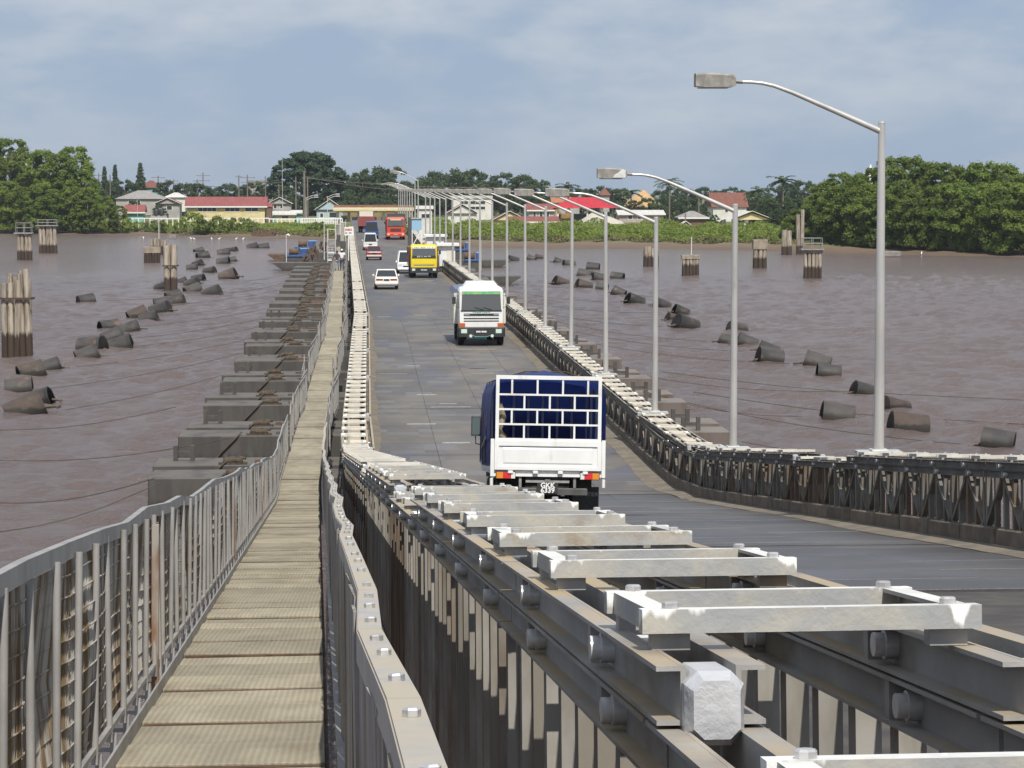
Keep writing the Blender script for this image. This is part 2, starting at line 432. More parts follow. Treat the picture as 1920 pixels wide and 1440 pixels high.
# ------------------------------------------------------------------ roadway
BAY = 1.64
U0, U1 = 0.10, 7.32                # carriageway edges
def ribbon(mb, d0, d1, ua, ub, z0, z1, step=1.64):
    """box-section strip that follows the bridge"""
    d = d0; rings = []
    while d < d1 + 1e-6:
        rings.append([P(d, ua, z0), P(d, ub, z0), P(d, ub, z1), P(d, ua, z1)])
        d += step
    mb.loft(rings, True)
rb = MB(); ribbon(rb, 2, 132, U0 - .12, U1 + .12, -0.22, -0.03)
ROAD = rb.build('road', M_ROADBASE); tag(ROAD, 'grey bridge roadway of plated deck running to the far bank', kind='structure')
rf = MB(); ribbon(rf, 132, 520, U0 - .12, U1 + .12, -0.22, 0.0, 4)
ff = rf.build('far_roadway', M_ROADFAR, ROAD); 
M_ROAD2 = mat('ramp_surface', (0.094, 0.086, 0.080), (0.064, 0.060, 0.060), sc=0.4, rough=0.46, bump=0.3, bsc=25, c3=(0.094, 0.094, 0.104), c3at=0.60, c3w=0.10, c3sc=0.5, stretch=(.7, .9, 1), rnd=0.10)
PL_ME = []; PL2 = []
for k in range(4):
    mb = MB(); w = (U1 - U0) / 4
    mb.bbox(-w / 2 + .003, w / 2 - .003, .005, BAY - .005, -.03, 0.0, .006)
    PL_ME.append(mb.mesh('deck_plate', M_ROAD)); PL2.append(mb.mesh('deck_plate', M_ROAD2))
d = 22.0; row = 0
while d < 131:
    for k in range(4):
        if d < 28 and k < 2: continue
        u = U0 + (k + .5) * (U1 - U0) / 4
        o = link('deck_plate', PL2[k] if d < 53.5 else PL_ME[k], ROAD, P(d, u, rng.uniform(-.004, .004)), prot(d, d + BAY, u))
    d += BAY; row += 1
# thin bright plates laid on the deck and transverse expansion joints
M_BRIGHT = mat('bright_plate', (0.36, 0.35, 0.34), (0.24, 0.235, 0.23), sc=5, rough=0.5)
M_JOINT = mat('joint_steel', (0.07, 0.06, 0.055), (0.16, 0.14, 0.12), sc=6, rough=0.8)
def patch(px, py, w, l, m=M_BRIGHT, name='bright_patch'):
    c = on_level(px, py, 0.0); 
    mb = MB(); mb.box(-w / 2, w / 2, -l / 2, l / 2, -.01, .005)
    mb.build(name, m, ROAD, c, (0, 0, rng.uniform(-.02, .02)))
for (px, py, w, l) in [(720, 594, .72, .35), (788, 591, .72, .35), (773, 686, .62, .28), (735, 701, 1.2, .10), (845, 763, 1.35, .16), (910, 655, 1.0, .20), (800, 740, .7, .3), (855, 830, .8, .35),
                       (790, 795, .9, .3), (870, 655, .8, .12), (920, 575, .7, .2), (805, 526, .7, .5), (845, 527, .7, .5), (905, 700, .9, .12), (840, 757, .6, .18)]:
    patch(px, py, w, l)
for dj in (30.9, 43.5, 54.6, 64.3, 78.0):
    mb = MB(); mb.add([P(dj - .05, U0, .006), P(dj - .05, U1, .006), P(dj + .05, U1, .006), P(dj + .05, U0, .006)], [(0, 1, 2, 3)]); mb.build('expansion_joint', M_JOINT, ROAD)
# sand drifted along both edges of the carriageway
def sand(side):
    mb = MB(); d = 20.0; pts = []
    while d < 420:
        w = .24 + .06 * math.sin(d * .21 + side) + .04 * math.sin(d * .57) + rng.uniform(-.03, .03) + (.25 * (.35 + .65 * smooth(44, 58, d)) if side > 0 else .0)
        ue = U0 - .06 if side < 0 else U1 + .06
        ui = ue + (w if side < 0 else -w)
        um = ue + (w * .5 if side < 0 else -w * .5)
        pts.append((P(d, ue, .06), P(d, um, .028), P(d, ui, .007)))
        d += .55 if d < 130 else 4
    for a, b in zip(pts, pts[1:]):
        for i in (0, 1):
            q = [a[i], a[i + 1], b[i + 1], b[i]]
            mb.add(q, [(0, 1, 2, 3) if side < 0 else (3, 2, 1, 0)], True)
    o = mb.build('sand_drift', M_SAND, ROAD); o['kind'] = 'stuff'
sand(-1); sand(1)
# kerb blocks
for side, (ka, kb) in ((-1, (-.14, .06)), (1, (U1 + .06, U1 + .26))):
    mb = MB(); mb.bbox(-(kb - ka) / 2, (kb - ka) / 2, .008, BAY - .012, -.06, .27 if side > 0 else .2, .02)
    me = mb.mesh('kerb_block', M_KERB); d = 18.0; far = MB()
    while d < 132:
        o = link('kerb_block', me, ROAD, P(d, (ka + kb) / 2, rng.uniform(-.012, .012)), prot(d, d + BAY, ka)); o.rotation_euler.z += rng.uniform(-.006, .006)
        d += BAY
    ribbon(far, 132, 440, ka, kb, -.05, .24, 4); o = far.build('far_kerb', M_KERB, ROAD)

# ------------------------------------------------------------------ walkway
W0, W1 = -2.22, -1.26
wb = MB(); ribbon(wb, 2, 452, W0 - .02, W1 + .02, -.16, -.03, 1.64)
WALK = wb.build('walkway', M_RUST); tag(WALK, 'narrow walkway of beige plates with rusty joints left of the bridge', kind='structure')
def plank_mesh(l):
    mb = MB(); mb.bbox(W0, W1, .042, l - .042, -.045, .0, .003); return mb.mesh('walkway_plate', M_PLANK)
PKM = {l: plank_mesh(l) for l in (.82, .55, 1.1)}; PK2 = plank_mesh(3.28)
mb = MB(); mb.box(W0 + .01, W1 - .01, -.03, .03, -.04, -.004); ME_STRIP = mb.mesh('joint_strip', M_RUST)
d = 6.6
while d < 118:
    PKL = .82 if d < 15.4 else (.55 if d < 60 else 1.1)
    o = link('walkway_plate', PKM[PKL], WALK, P(d, 0, rng.uniform(-.006, .006)), prot(d, d + PKL)); o.rotation_euler.y = rng.uniform(-.006, .006)
    link('joint_strip', ME_STRIP, o, (0, 0, rng.uniform(-.016, -.002)))
    d += PKL
while d < 440:
    link('walkway_plate', PK2, WALK, P(d, 0, rng.uniform(-.004, .004)), prot(d, d + 3.28)); d += 3.28
# ------------------------------------------------------------------ walkway railings
RL = thing('walkway_railing', 'grey railing with stained wire mesh on the river side of the walkway', 'railing', P(6, W0 - .03))
RR = thing('walkway_railing', 'grey angle iron railing with bolts between the walkway and the steel truss', 'railing', P(3, -1.12))
def child(name, me, par, w, rot=None): return link(name, me, par, Vector(w) - par.location, rot)
POST = .74
def posts_meshes():
    mb = MB(); mb.tube([(0, 0, .10), (0, 0, 1.05)], .0155, 8); a = mb.mesh('post', M_GALV)
    mb = MB(); mb.box(-.035, .0, -.004, .004, 0, 1.03); mb.box(-.004, .004, -.035, .0, 0, 1.03); b = mb.mesh('post', M_GALV)
    mb = MB(); mb.box(-.025, .005, -.02, .02, -.05, .115); mb.box(-.08, -.02, -.012, .012, .03, .05); c = mb.mesh('bracket', M_GALV)
    return a, b, c
ME_POST, ME_FLAT, ME_BRK = posts_meshes()
def mesh_panel(l, bow, seed, dens=.017, m=None):
    r = random.Random(seed); mb = MB(); z0, z1 = .17, 1.02; n = int(l / dens)
    for i in range(n):
        y = (i + .5) * l / n; prev = None; rings = []
        for z in (z0, (z0 + z1) / 2, z1):
            x = -bow * math.sin(math.pi * (z - z0) / (z1 - z0)) * math.sin(math.pi * y / l) + r.uniform(-.002, .002)
            rings.append([(x - .003, y - .0032, z), (x + .003, y - .0032, z), (x + .003, y + .0032, z), (x - .003, y + .0032, z)])
        mb.loft(rings, False)
    z = z0 + .03
    while z < z1:
        pts = [(-bow * math.sin(math.pi * (z - z0) / (z1 - z0)) * math.sin(math.pi * y / l) + .006, y, z + .012 * math.sin(math.pi * y / l)) for y in np.linspace(0, l, 5)]
        mb.tube(pts, .0048, 4, False); z += .085
    return mb.mesh('wire_mesh', m or M_MESH)
SEG = 2 * POST
ME_MESH = [mesh_panel(SEG, b, s) for b, s in ((.02, 1), (.05, 2), (-.03, 3))]
M_MESHR = mat('rusty_wire_mesh', (0.30, 0.20, 0.11), (0.14, 0.075, 0.035), sc=2.6, rough=.85, stretch=(1.2, 2.2, .45), c3=(.38, .33, .27), c3at=.64, c3sc=2)
ME_MESHR = mesh_panel(SEG, .01, 4, .014, M_MESHR)
def top_rail_mesh(l, w, h, seed):
    mb = MB(); mb.box(-w, 0, 0, l, -.006, 0); mb.box(-.006, 0, 0, l, -h, -.006); return mb.mesh('top_rail', M_GALV)
ME_TOP = top_rail_mesh(SEG + .02, .03, .066, 1)
joints = (13.9, 26.9, 39.9)
def rail_node(i): return .016 * math.sin(i * 1.3) + .012 * math.sin(i * .55) + .012 * math.sin(i * 2.9), .012 * math.sin(i * .9 + 1) + .010 * math.sin(i * 2.3)
def rail_piece(par, d0, n0, d1, n1, u, zt, w, h, m, side):
    o0 = P(d0, u + n0[1], zt + n0[0]); o1 = P(d1, u + n1[1], zt + n1[0]) - o0; t = .006; mb = MB()
    def rings(xa, xb, za, zb): return [[Vector((xa, 0, za)), Vector((xb, 0, za)), Vector((xb, 0, zb)), Vector((xa, 0, zb))], [o1 + Vector((xa, -.004, za)), o1 + Vector((xb, -.004, za)), o1 + Vector((xb, -.004, zb)), o1 + Vector((xa, -.004, zb))]]
    a0, a1 = (0, w) if side > 0 else (-w, 0); mb.loft(rings(a0, a1, -t, 0)); mb.loft(rings(-t / 2 if side > 0 else -t, t / 2 if side > 0 else 0, -h, -t))
    return child('top_rail', mb.mesh('top_rail', m), par, o0)
d = 6.2; i = 0
while d < 62:
    rot = prot(d, d + SEG)
    rail_piece(RL, d, rail_node(i), d + SEG, rail_node(i + 1), W0 - .03, 1.09, .035, .068, M_GALV, -1)
    lean = rng.uniform(-.015, .02)
    child('wire_mesh', ME_MESHR if any(d <= j < d + SEG for j in joints) else ME_MESH[i % 3], RL, P(d, W0 - .052, 0), (rot[0], -lean * .6, rot[2]))
    for k in (0, 1):
        dd = d + k * POST + .1
        child('post', ME_POST, RL, P(dd, W0 - .03, 0), (rot[0] + rng.uniform(-.02, .02), rng.uniform(-.015, .02), rot[2]))
        child('bracket', ME_BRK, RL, P(dd + .2, W0 - .02, 0), rot)
    d += SEG; i += 1
mb = MB(); ribbon(mb, 6, 62, W0 - .045, W0 - .02, .15, .175, 1.64); mb.build('bottom_rail', M_GALV, RL, -RL.location)
mb = MB(); ribbon(mb, 6, 62, W0 - .012, W0, -.03, .065, 1.64); mb.build('toe_board', M_GALV, RL, -RL.location)
M_STREAK = mat('rust_streaked', (.36, .33, .30), (.22, .12, .065), sc=2.5, rough=.85, stretch=(2, 2, .6), c3=(.13, .07, .04), c3at=.6, c3sc=2)
# rusty uprights at the joints of the railing
for dj in joints:
    for k in (-.16, .16):
        mb = MB(); mb.box(-.02, .02, -.02, .02, -.05, 1.0); o = mb.build('joint_post', M_STREAK, RL, P(dj + k, W0 - .03) - RL.location, (0, rng.uniform(-.02, .02), 0)); o['label'] = 'rust-streaked upright'
# railing on the flat part, in sections
def rail_section(l, h, mesh_mat, posts, double=True):
    mb = MB(); mb.box(-.025, .0, 0, l, h - .055, h); mb.box(-.02, 0, 0, l, .12, .16)
    n = posts
    for k in range(n):
        y = (k + .5) * l / n; mb.box(-.03, .01, y - .02, y + .02, 0, h - .05)
    m1 = mb.mesh('railing_section', M_GALV)
    mb = MB(); k = 0
    while k < l: mb.box(-.04, -.03, k, k + .012, .16, h - .06); k += .08
    m2 = mb.mesh('wire_mesh', M_MESH)
    return m1, m2
S1, S2 = rail_section(3.28, 1.08, M_MESH, 4)
d = 62.0; i = 0
while d < 420:
    rot = prot(d, d + 3.28); jx = .05 * math.sin(i * 1.7) + .04 * math.sin(i * .6); 
    for side, par, u in ((-1, RL, W0 - .03), (1, RR, -1.16)):
        o = child('railing_section', S1, par, P(d, u + jx, .03 * math.sin(i * 2.1 + side)), (rot[0], 0, rot[2] + .03 * math.sin(i * 1.1)))
        link('wire_mesh', S2, o)
    d += 3.28; i += 1
# right hand railing: kinked angle with bolts, posts and a dark mesh
M_ANGLE = mat('angle_iron', (0.44, 0.425, 0.41), (0.37, 0.36, 0.35), sc=5, rough=0.5, metal=.1, top=(0.46, 0.40, 0.30), topat=.42, bump=.1)
M_BOLT = mat('bolt_steel', (0.62, 0.61, 0.60), (0.45, 0.44, 0.43), sc=20, rough=0.35, metal=0.5)
ME_ANG = (lambda mb: (mb.box(-.015, .065, 0, BAY + .03, -.008, 0), mb.box(-.015, -.007, 0, BAY + .03, -.10, -.008), mb.mesh('top_rail', M_ANGLE))[-1])(MB())
def hexbolt(r, h, n=6):
    mb = MB(); ring = lambda q, z: [(q * math.cos(2 * math.pi * k / n), q * math.sin(2 * math.pi * k / n), z) for k in range(n)]
    mb.loft([ring(r, 0), ring(r, h * .75), ring(r * .8, h)], True); return mb.mesh('bolt', M_BOLT)
ME_BOLT = hexbolt(.0155, .014)
M_PICK = mat('picket_plate', (.33, .32, .31), (.20, .17, .14), sc=3, rough=.75, stretch=(2, 2, .3), c3=(.12, .09, .06), c3at=.6, c3sc=1.8)
ME_PICK = (lambda mb: (mb.box(-.005, .005, -.145, .145, .05, 1.0), mb.mesh('picket', M_PICK))[-1])(MB())
d = 2.3; i = 0
while d < 62:
    rot = prot(d, d + BAY)
    nd = lambda i: (.016 * math.sin(i * 1.6), .017 * math.sin(i * 2.2 + .6))
    o = rail_piece(RR, d, nd(i), d + BAY, nd(i + 1), -1.175, 1.05, .058, .08, M_ANGLE, 1)
    e0, e1 = nd(i), nd(i + 1)
    for k in (.22, .8, 1.32):
        f = min(.97, (k + rng.uniform(-.1, .1)) / BAY); w0 = P(d, -1.175 + e0[1], 1.05 + e0[0]); w1 = P(d + BAY, -1.175 + e1[1], 1.05 + e1[0])
        link('bolt', ME_BOLT, o, (w1 - w0) * f + Vector((.032, 0, 0)), (rot[0], 0, rng.uniform(0, 1)))
    for k in range(5):
        dd = d + k * BAY / 5 + .16
        child('picket', ME_PICK, RR, P(dd, -1.16 - .012 * (k % 2), 0), (rot[0], rng.uniform(-.01, .01), rot[2] + rng.uniform(-.04, .04)))
    d += BAY; i += 1
mb = MB(); ribbon(mb, 2.3, 62, -1.205, -1.165, .02, .07, 1.64); mb.build('bottom_rail', M_GALV, RR, -RR.location)

# ------------------------------------------------------------------ steel trusses either side of the roadway
M_CHORD = mat('truss_paint', (0.40, 0.388, 0.372), (0.31, 0.30, 0.285), sc=3.5, rough=0.5, metal=0.12, bump=0.2, c3=(0.205, 0.16, 0.11), c3at=0.57, c3w=.10, c3sc=1.6, top=(0.43, 0.335, 0.205), topat=.45, stretch=(1, .6, 1))
M_WEB = mat('truss_web', (0.175, 0.165, 0.148), (0.115, 0.098, 0.075), sc=3, rough=0.65, metal=0.1, bump=0.15, c3=(0.13, 0.085, 0.05), c3at=0.60, c3w=.08, c3sc=1.4, stretch=(1, 1, .5), rnd=.12)
M_WEBR = mat('truss_web_rusty', (0.16, 0.13, 0.10), (0.10, 0.07, 0.045), sc=3, rough=0.75, bump=0.15, c3=(0.12, 0.07, 0.04), c3at=0.55, c3w=.08, c3sc=1.2, stretch=(1, 1, .5))
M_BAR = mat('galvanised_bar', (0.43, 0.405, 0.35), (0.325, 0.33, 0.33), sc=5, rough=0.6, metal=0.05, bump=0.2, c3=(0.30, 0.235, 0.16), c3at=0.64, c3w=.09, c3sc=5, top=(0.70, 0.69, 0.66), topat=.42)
def daub(m):
    # white paint slapped on the ends and top edges of the bars, with runs
    nt = m.node_tree; N = nt.nodes; L = nt.links; b = N['Principled BSDF']; src = b.inputs['Base Color'].links[0].from_socket
    tc = N.new('ShaderNodeTexCoord'); sp = N.new('ShaderNodeSeparateXYZ'); L.new(tc.outputs['Object'], sp.inputs[0])
    g = N.new('ShaderNodeNewGeometry'); v = N.new('ShaderNodeVectorMath'); v.operation = 'MULTIPLY'; v.inputs[1].default_value = (26, 26, 4); L.new(g.outputs['Position'], v.inputs[0])
    n = N.new('ShaderNodeTexNoise'); n.inputs['Scale'].default_value = 1.0; n.inputs['Detail'].default_value = 3; L.new(v.outputs[0], n.inputs['Vector'])
    ab = N.new('ShaderNodeMath'); ab.operation = 'ABSOLUTE'; L.new(sp.outputs['X'], ab.inputs[0])
    r1 = N.new('ShaderNodeMapRange'); r1.inputs[1].default_value = .14; r1.inputs[2].default_value = .31; r1.inputs[3].default_value = -.10; r1.inputs[4].default_value = .17; L.new(ab.outputs[0], r1.inputs[0])
    r2 = N.new('ShaderNodeMapRange'); r2.inputs[1].default_value = -.04; r2.inputs[2].default_value = -.001; r2.inputs[3].default_value = -.16; r2.inputs[4].default_value = .15; L.new(sp.outputs['Z'], r2.inputs[0])
    a1 = N.new('ShaderNodeMath'); a1.operation = 'ADD'; L.new(r1.outputs[0], a1.inputs[0]); L.new(r2.outputs[0], a1.inputs[1])
    a2 = N.new('ShaderNodeMath'); a2.operation = 'ADD'; L.new(a1.outputs[0], a2.inputs[0]); L.new(n.outputs[0], a2.inputs[1])
    r3 = N.new('ShaderNodeMapRange'); r3.inputs[1].default_value = .71; r3.inputs[2].default_value = .80; L.new(a2.outputs[0], r3.inputs[0])
    mx = N.new('ShaderNodeMixRGB'); mx.inputs[2].default_value = (.82, .82, .80, 1); L.new(r3.outputs[0], mx.inputs[0]); L.new(src, mx.inputs[1]); L.new(mx.outputs[0], b.inputs['Base Color'])
daub(M_BAR)
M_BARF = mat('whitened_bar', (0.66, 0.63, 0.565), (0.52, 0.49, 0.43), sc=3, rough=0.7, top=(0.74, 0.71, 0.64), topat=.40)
M_SILVER = mat('silver_paint', (0.66, 0.66, 0.67), (0.56, 0.56, 0.57), sc=6, rough=0.36, metal=0.4, bump=0.25, bsc=25)
M_ROUND = mat('round_steel', (0.80, 0.79, 0.77), (0.66, 0.64, 0.61), sc=10, rough=0.3, metal=0.25, c3=(0.20, 0.10, 0.05), c3at=.70, c3sc=2)
M_CHORDR = mat('truss_paint_shaded', (0.15, 0.14, 0.13), (0.105, 0.095, 0.083), sc=3, rough=.65, c3=(.08, .06, .045), c3at=.58, c3sc=1.3, top=(.34, .29, .21), topat=.45, bump=.15)  # right truss copy, base colour darkened for its shaded inner face
M_BEIGE = mat('beige_plate', (0.44, 0.375, 0.275), (0.36, 0.305, 0.225), sc=3, rough=.9)
PANEL = 2 * BAY; CW = .185; CG = .085; CH = .10     # panel length, chord width, gap between its channels, chord height
Z_RT = 1.125                                         # top of the reinforcing chord
Z_PT = Z_RT - CH - .012                              # top of the panel's own chord
Z_PB = Z_PT - 1.45
def channels(mb, l, ztop, y0=0.0):
    """two channels back to back with a gap between them"""
    t = .009
    for s in (-1, 1):
        xi = s * CG / 2; xw = s * (CG / 2 + t); xf = s * CW / 2
        a, b = sorted((xi, xw)); mb.box(a, b, y0, y0 + l, ztop - CH, ztop)
        a, b = sorted((xw, xf)); mb.box(a, b, y0, y0 + l, ztop - t, ztop - .0005); mb.box(a, b, y0, y0 + l, ztop - CH + .0005, ztop - CH + t)
mb = MB(); channels(mb, PANEL - .01, 0); ME_RCH = mb.mesh('reinforcing_chord', M_CHORD); ME_RCHR = mb.mesh('reinforcing_chord', M_CHORDR)
mb = MB(); channels(mb, PANEL - .01, Z_PT); channels(mb, PANEL - .01, Z_PB + CH); ME_PCH = mb.mesh('truss_panel', M_CHORD); ME_PCHR = mb.mesh('truss_panel', M_CHORDR)
mb = MB(); mb.tube([(-.100, 0, 0), (.100, 0, 0)], .025, 20); mb.tube([(-.078, 0, 0), (-.0515, 0, 0)], .031, 20)
ME_CB = mb.mesh('chord_bolt', M_ROUND)
mb = MB(); mb.box(-CW / 2 + .006, -.0515, -.006, .03, -CH + .009, -.009)
ME_STIF = mb.mesh('stiffener', M_CHORD)
def lug_mesh():
    mb = MB(); w, h, k = .050, .062, .022
    def ring(y, q): return [(x * q, y, z * q) for x, z in ((-w + k, -h), (w - k, -h), (w, -h + k), (w, h - k), (w - k, h), (-w + k, h), (-w, h - k), (-w, -h + k))]
    mb.loft([ring(.12, 1), ring(-.03, 1), ring(-.06, .78)], True); return mb.mesh('pin_lug', M_SILVER)
ME_LUG = lug_mesh()
ZP0, ZP1 = Z_PB + CH, Z_PT - CH
mb = MB(); mb.box(-.03, .03, -.037, .037, ZP0, ZP1); ME_PST = mb.mesh('post', M_WEB); ME_PSTR = mb.mesh('post', M_WEBR); ME_PSTL = mb.mesh('post', mat('truss_post_grey', (0.31, 0.295, 0.27), (0.20, 0.18, 0.15), sc=3, rough=.6, c3=(.14, .105, .07), c3at=.6, c3w=.1, c3sc=1.6, stretch=(1, 1, .4), bump=.15, rnd=.15))
def diag(a, b, m):
    mb = MB(); mb.beam((0, a[0], a[1]), (0, b[0], b[1]), .05, .085, (1, 0, 0)); return mb.mesh('diagonal', m)
zm = (ZP0 + ZP1) / 2; q = PANEL / 4
DG = [((.06, zm), (q - .03, ZP1)), ((.06, zm), (q - .03, ZP0)), ((q + .03, ZP1), (2 * q - .05, zm)), ((q + .03, ZP0), (2 * q - .05, zm)),
      ((2 * q + .05, zm), (3 * q - .03, ZP1)), ((2 * q + .05, zm), (3 * q - .03, ZP0)), ((3 * q + .03, ZP1), (PANEL - .06, zm)), ((3 * q + .03, ZP0), (PANEL - .06, zm))]
ME_DG = [diag(a, b, M_WEB) for a, b in DG]; ME_DGR = [diag(a, b, M_WEBR) for a, b in DG]
mb = MB()
channels(mb, PANEL - .01, Z_PT); channels(mb, PANEL - .01, Z_PB + CH)
for y in (.05, PANEL / 4, PANEL / 2, PANEL * .75, PANEL - .05): mb.box(-.03, .03, y - .035, y + .035, ZP0, ZP1)
for a, b in DG: mb.beam((0, a[0], a[1]), (0, b[0], b[1]), .045, .055, (1, 0, 0))
ME_FARP = mb.mesh('truss_panel', M_WEB); ME_FARPR = mb.mesh('truss_panel', M_CHORDR)
# bracing frame: two cross angles, two side angles, bolts
FL = .62; FD = .53; FH = .043
mb = MB(); mb.box(-.02, .02, .045, FD - .045, -.009, -.001); mb.box(-.026, -.02, .045, FD - .045, -FH, -.001); ME_SIDE = mb.mesh('side_bar', M_BAR)
mb = MB(); mb.box(-.035, .035, -.02, .02, -FH - .032, -FH); ME_SPC = mb.mesh('spacer', M_CHORD)
mb = MB(); mb.box(-FL / 2, FL / 2, 0, .008, -FH, 0); mb.box(-FL / 2, FL / 2, .008, .045, -.008, 0)
mb.box(-FL / 2, -FL / 2 + .006, .008, .045, -FH, -.008); mb.box(FL / 2 - .006, FL / 2, .008, .045, -FH, -.008)
ME_BAR = mb.mesh('bracing_frame', M_BAR)
ME_BARF2 = mb.mesh('bracing_frame', M_BARF)
mb = MB(); mb.box(-FL / 2, FL / 2, 0, .09, -FH, 0); mb.box(-FL / 2, FL / 2, FD - .09, FD, -FH, 0)
for s in (-1, 1): mb.box(s * .255 - .045, s * .255 + .045, .09, FD - .09, -FH, -.002)
ME_FARF = mb.mesh('bracing_frame', M_BARF)
ME_FBOLT = hexbolt(.0155, .013, 8)

GAPS_L = [(0, 3.85), (14.3, 18.6), (28.4, 31.5)]
GAPS_R = [(38.2, 42.6), (53.6, 55.2)]
JOINTS = [54.6] + [64.2 + 13.3 * k for k in range(30)]
def reinforced(d, side):
    for a, b in (GAPS_L if side < 0 else GAPS_R):
        if a <= d < b: return False
    return True
def make_truss(side):
    uc = (-.73 - .11) / 2 if side < 0 else 7.74
    LN = (-.21, .378) if side < 0 else (-.255, .255)
    T = thing('steel_truss', 'long panelled steel truss with white cross bars along the left edge of the roadway' if side < 0 else 'long panelled steel truss carrying the lamp posts along the right edge of the roadway', 'truss', P(2, uc, Z_PB))
    d = .62 if side < 0 else 20.3
    k = 0
    while d < 330:
        rot = prot(d, d + PANEL, uc)
        near = d < 57
        for line in LN:
            w = P(d, uc + line)
            if near:
                p = child('truss_panel', ME_PCH if side < 0 else ME_PCHR, T, w, rot)
                rusty = (abs(d - 16) < 2.2 or abs(d - 40) < 2.0) and line * side < 1
                pm, dm = (ME_PSTR, ME_DGR) if rusty else (ME_PST, ME_DG)
                for y in ((.05, PANEL / 4, PANEL / 2, PANEL * .75, PANEL - .06) if d > (30 if side < 0 else 56) else [.05 + q_ * (PANEL - .11) / 8 for q_ in range(9)]): link('post', (ME_PSTL if side < 0 and not rusty else pm), p, (0, y, 0))
                for m_ in (dm if side > 0 or d > 30 else dm[:0]): link('diagonal', m_, p)
                for y in (.55, .55 + BAY):
                    link('chord_bolt', ME_CB, p, (0, y, Z_PT - CH / 2)); link('stiffener', ME_STIF, p, (0, y + .11, Z_PT))
            else: child('truss_panel', ME_FARP if side < 0 else ME_FARPR, T, w, rot)
        d += PANEL; k += 1
    # reinforcing chords, cut at the joints
    d = .62 if side < 0 else 20.3
    runs = []
    if side < 0: runs = [(3.85, 14.3), (18.6, 28.4), (31.5, 51.4)]
    else: runs = [(20.3, 38.2), (42.6, 53.6)]
    for a, b in runs:
        for line in LN:
            x = a
            while x < b - .3:
                l = min(PANEL, b - x); rot = prot(x, x + l, uc)
                me = ME_RCH if side < 0 else ME_RCHR
                if l < PANEL - .01:
                    m2 = MB(); channels(m2, l - .01, 0); me = m2.mesh('reinforcing_chord', M_CHORD if side < 0 else M_CHORDR)
                c = child('reinforcing_chord', me, T, P(x, uc + line, Z_RT), rot)
                for y in (.9, .9 + BAY):
                    if y < l - .1:
                        link('chord_bolt', ME_CB, c, (0, y, -CH / 2)); link('stiffener', ME_STIF, c, (0, y + .11, 0))
                if x == a: link('pin_lug', ME_LUG, c, (0, 0, -CH / 2 - .018))
                if x + l > b - .01: link('pin_lug', ME_LUG, c, (0, l - .01, -CH / 2), (0, 0, math.pi))
                x += l
    Js = [j for j in JOINTS if j < 330]
    for a, b in zip(Js, Js[1:]):
        m2 = MB(); m2.box(-.15, .15, .5, b - a - .5, -.006, 0); child('beige_strip', m2.mesh('beige_strip', M_BEIGE), T, P(a, uc, Z_RT - .06), prot(a, b, uc))  # beige strip laid below the cross bars, between the truss lines
    for a, b in zip(Js, Js[1:]):
        for line in LN:
            x = a + .35; l = b - a - .7; m2 = MB(); n = 4; rings = []
            c0 = P(x, uc + line, Z_RT)
            for s in (-1, 1): pass
            m2 = MB(); channels(m2, l, 0)
            rot = prot(x, x + l, uc)
            c = child('reinforcing_chord', m2.mesh('reinforcing_chord', M_CHORD if side < 0 else M_CHORDR), T, c0, rot)
            if a < 130:
                link('pin_lug', ME_LUG, c, (0, 0, -CH / 2)); link('pin_lug', ME_LUG, c, (0, l, -CH / 2), (0, 0, math.pi))
    # bracing frames across the two lines of the truss
    d = 4.13 - 2 * BAY if side < 0 else 4.13 + 10 * BAY
    nf = 0
    while d < 330 and nf < 290:
        at_joint = any(j - FD - .25 < d < j + .25 for j in JOINTS)
        if not at_joint:
            z = Z_RT + .075 if reinforced(d + .26, side) else Z_PT + .075
            rot = prot(d, d + FD, uc)
            w = P(d, uc + (.022 if side < 0 else 0), z); jit = rng.uniform(-.012, .012)
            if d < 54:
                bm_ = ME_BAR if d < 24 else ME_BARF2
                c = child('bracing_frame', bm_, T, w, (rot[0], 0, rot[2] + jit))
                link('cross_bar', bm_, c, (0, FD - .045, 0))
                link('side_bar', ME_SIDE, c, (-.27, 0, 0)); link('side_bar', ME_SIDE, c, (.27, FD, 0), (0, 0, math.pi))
                for sx in (-1, 1):
                    for y in (.045, FD - .045): link('spacer', ME_SPC, c, (sx * .255, y, 0))
                if d < 36:
                    for sx in (-1, 1):
                        for y in (.028, FD - .028): link('bolt', ME_FBOLT, c, (sx * .255, y, 0))
            else: child('bracing_frame', ME_FARF, T, w, rot)
            nf += 1
        d += BAY
    return T
TR_L = make_truss(-1); TR_R = make_truss(1)

# ------------------------------------------------------------------ lamp posts on the right hand truss
M_POLE = mat('lamp_pole_steel', (0.66, 0.64, 0.60), (0.56, 0.54, 0.505), sc=2, rough=0.34, metal=0.45, c3=(.42, .38, .33), c3at=.68, c3w=.06, c3sc=1.5, stretch=(1, 1, .3))
M_HEAD = mat('lamp_housing', (0.34, 0.32, 0.285), (0.24, 0.23, 0.21), sc=7, rough=0.6, metal=.1, c3=(0.45, 0.43, 0.39), c3at=.62, c3sc=4, local=True)
M_PLATE = mat('base_plate', (0.50, 0.51, 0.50), (0.42, 0.43, 0.42), sc=6, rough=0.5, metal=.1)
PH = 5.31
mb = MB(); mb.tube([(0, 0, 0), (0, 0, .3), (0, 0, PH)], [.086, .085, .058], 16); mb.tube([(0, 0, PH), (0, 0, PH + .03)], [.062, .055], 16); ME_POLE = mb.mesh('pole', M_POLE)
arm = [(-.02, 0, PH - .13), (-.75, 0, PH + .19), (-1.45, 0, PH + .49), (-1.75, 0, PH + .60), (-1.95, 0, PH + .645), (-2.12, 0, PH + .66), (-2.28, 0, PH + .665)]
